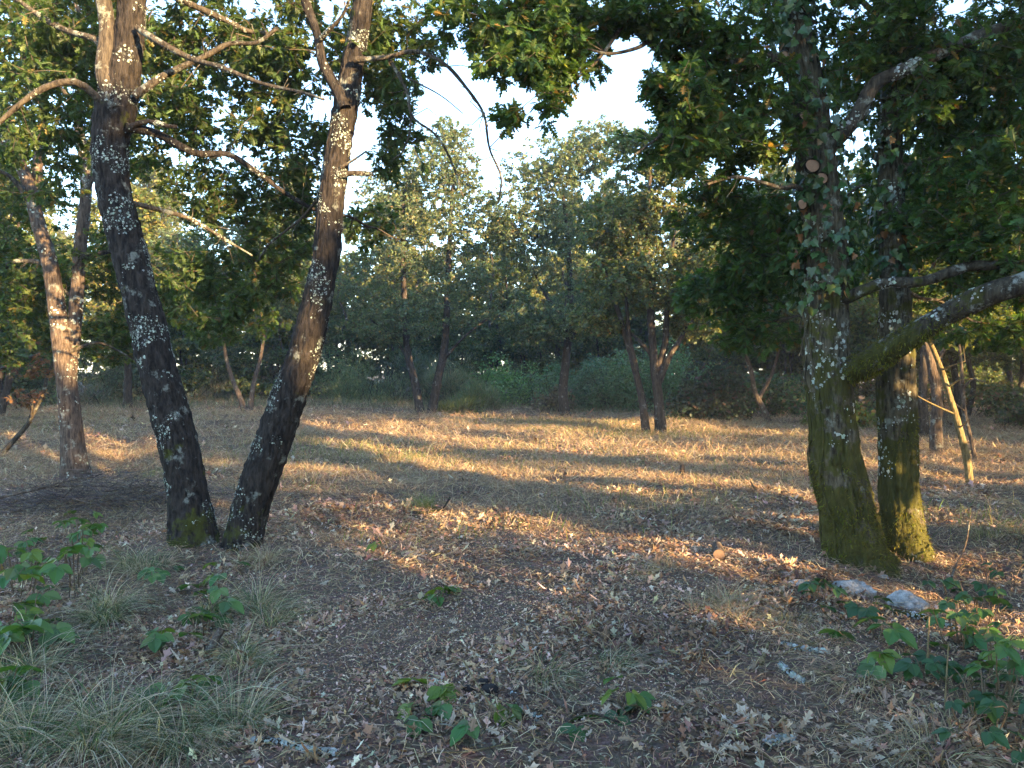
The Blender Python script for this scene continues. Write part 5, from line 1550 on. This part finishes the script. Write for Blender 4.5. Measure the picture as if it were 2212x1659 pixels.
def clod(label, px, py, s, seed):
    b = gp(px, py)
    n, m = 14, 18
    th = np.linspace(0, math.pi, n)[:, None]; ph = np.linspace(0, 2 * math.pi, m, endpoint=False)[None]
    q = np.stack([np.sin(th) * np.cos(ph), np.sin(th) * np.sin(ph), np.cos(th) + 0 * ph], -1).reshape(-1, 3)
    V = q * (1 + .25 * fbm(q * 2 + seed, 3))[:, None] * A(s, s * .85, s * .6)
    i = np.arange(n - 1)[:, None] * m; j = np.arange(m)[None]
    F = np.stack([i + j, i + m + j, i + m + (j + 1) % m, i + (j + 1) % m], -1).reshape(-1, 4)
    mb = MB(); mb.add(V, [F], (.018, .015, .014))
    o = link('clod', mb.mesh('clod', smooth=True), tint_mat('dark_clod', .7, .4, 90))
    o.location = tuple(b + A(0, 0, s * .3))
    tag(o, label, 'clod')


clod('larger black clod at the bottom centre', 1058, 1495, .042, 1)
clod('smaller black clod touching the larger one on its left', 1015, 1492, .030, 5)
clod('black clod just behind the other two', 1045, 1478, .030, 9)


def brush_heap():
    b = gp(160, 1110)
    r = thing('brushwood_heap', 'dark heap of dead brushwood at the left, in front of the slender oak', 'brushwood', b)
    mb = MB()
    n = 2600
    x = b[0] + rng.normal(size=n) * .95; y = b[1] + .45 + rng.normal(size=n) * .45
    hh = .40 * np.exp(-(((x - b[0]) / 1.5) ** 2 + ((y - b[1] - .45) / .7) ** 2))
    P0 = on_ground(x, y, 0) + A(0, 0, 1) * (hh * rng.random(n))[:, None]
    a = rng.normal(size=n) * .7 + (rng.random(n) > .5) * math.pi
    L = .12 + .42 * rng.random(n)
    P2 = P0 + np.stack([np.cos(a), np.sin(a) * .6, rng.normal(size=n) * .22], -1) * L[:, None]
    P2[:, 2] = np.maximum(P2[:, 2], ground_h(P2[:, 0], P2[:, 1]))
    P1 = (P0 + P2) / 2 + rng.normal(size=(n, 3)) * .05
    strips(mb, P0, P1, P2, .005 + .004 * rng.random(n), mixpal([(4, (.065, .050, .045)), (3, (.10, .08, .07)), (1, (.20, .16, .13))], n), seg=3, taper=.5)
    part('twigs', mb, M_TWIG, r, kind='stuff')
    for pp in ([(0, 1075, .12), (70, 1058, .25), (180, 1052, .30), (330, 1050, .25)], [(60, 1062, .22), (140, 1040, .34), (200, 1030, .36)], [(110, 1100, .3), (200, 1085, .32), (340, 1080, .2)]):
        P = [at(x, y, b[1] + .1) for x, y, h in pp]
        limb(r, P, .013, .006, M_BARK_GREY, sides=7, seed=pp[0][1], name='branch')


brush_heap()


def dead_branch():
    b = gp(20, 985)
    r = thing('dead_leafy_branch', 'hanging dead branch with withered brown leaves at the left edge', 'branch', b)
    d = b[1]
    skel = []
    for i, pp in enumerate(([(0, 985), (30, 950), (60, 915), (85, 870), (102, 815), (115, 770), (140, 740)], [(-30, 800), (20, 790), (60, 775), (110, 750), (150, 735)], [(60, 915), (70, 880), (60, 850)])):
        o, P, *_ = limb(r, ats(pp, d, .2), pxr([12, 9, 5][i], d), pxr(4, d), M_BARK_LIMB, sides=8, seed=i + 200)
        skel.append(P)
    crown, tw = MB(), MB()
    foliage(crown, tw, np.vstack(skel), [(at(70, 790, d), (.45, .4, .22), 26), (at(60, 860, d), (.35, .4, .2), 20), (at(110, 740, d), (.3, .3, .15), 10)], OAK1, .11, [(3, (.22, .11, .05)), (2, (.16, .09, .05)), (1, (.30, .17, .08))], 4, seed=3, gate=-1)
    part('withered_leaves', crown, M_DRY, r)
    part('twigs', tw, M_TWIG, r, kind='stuff')


dead_branch()


# ------------------------------------------------------------------ the air under the trees
def haze():
    mb = MB()
    x0, x1, y0, y1, z0, z1 = -620, 620, -620, 620, -3, 24
    V = [(x, y, z) for x in (x0, x1) for y in (y0, y1) for z in (z0, z1)]
    mb.add(np.array(V), [np.array([[0, 1, 3, 2], [4, 6, 7, 5], [0, 4, 5, 1], [2, 3, 7, 6], [0, 2, 6, 4], [1, 5, 7, 3]])])
    m = bpy.data.materials.new('woodland_air'); m.use_nodes = True
    nd = m.node_tree.nodes
    nd.remove(nd['Principled BSDF'])
    v = nd.new('ShaderNodeVolumePrincipled')
    v.inputs['Color'].default_value = (.82, .90, 1.0, 1)
    v.inputs['Density'].default_value = 0.0011
    m.node_tree.links.new(v.outputs[0], nd['Material Output'].inputs['Volume'])
    tag(link('haze', mb.mesh('haze'), m, None, 'stuff'), 'thin bluish evening air under the trees', 'haze')


haze()
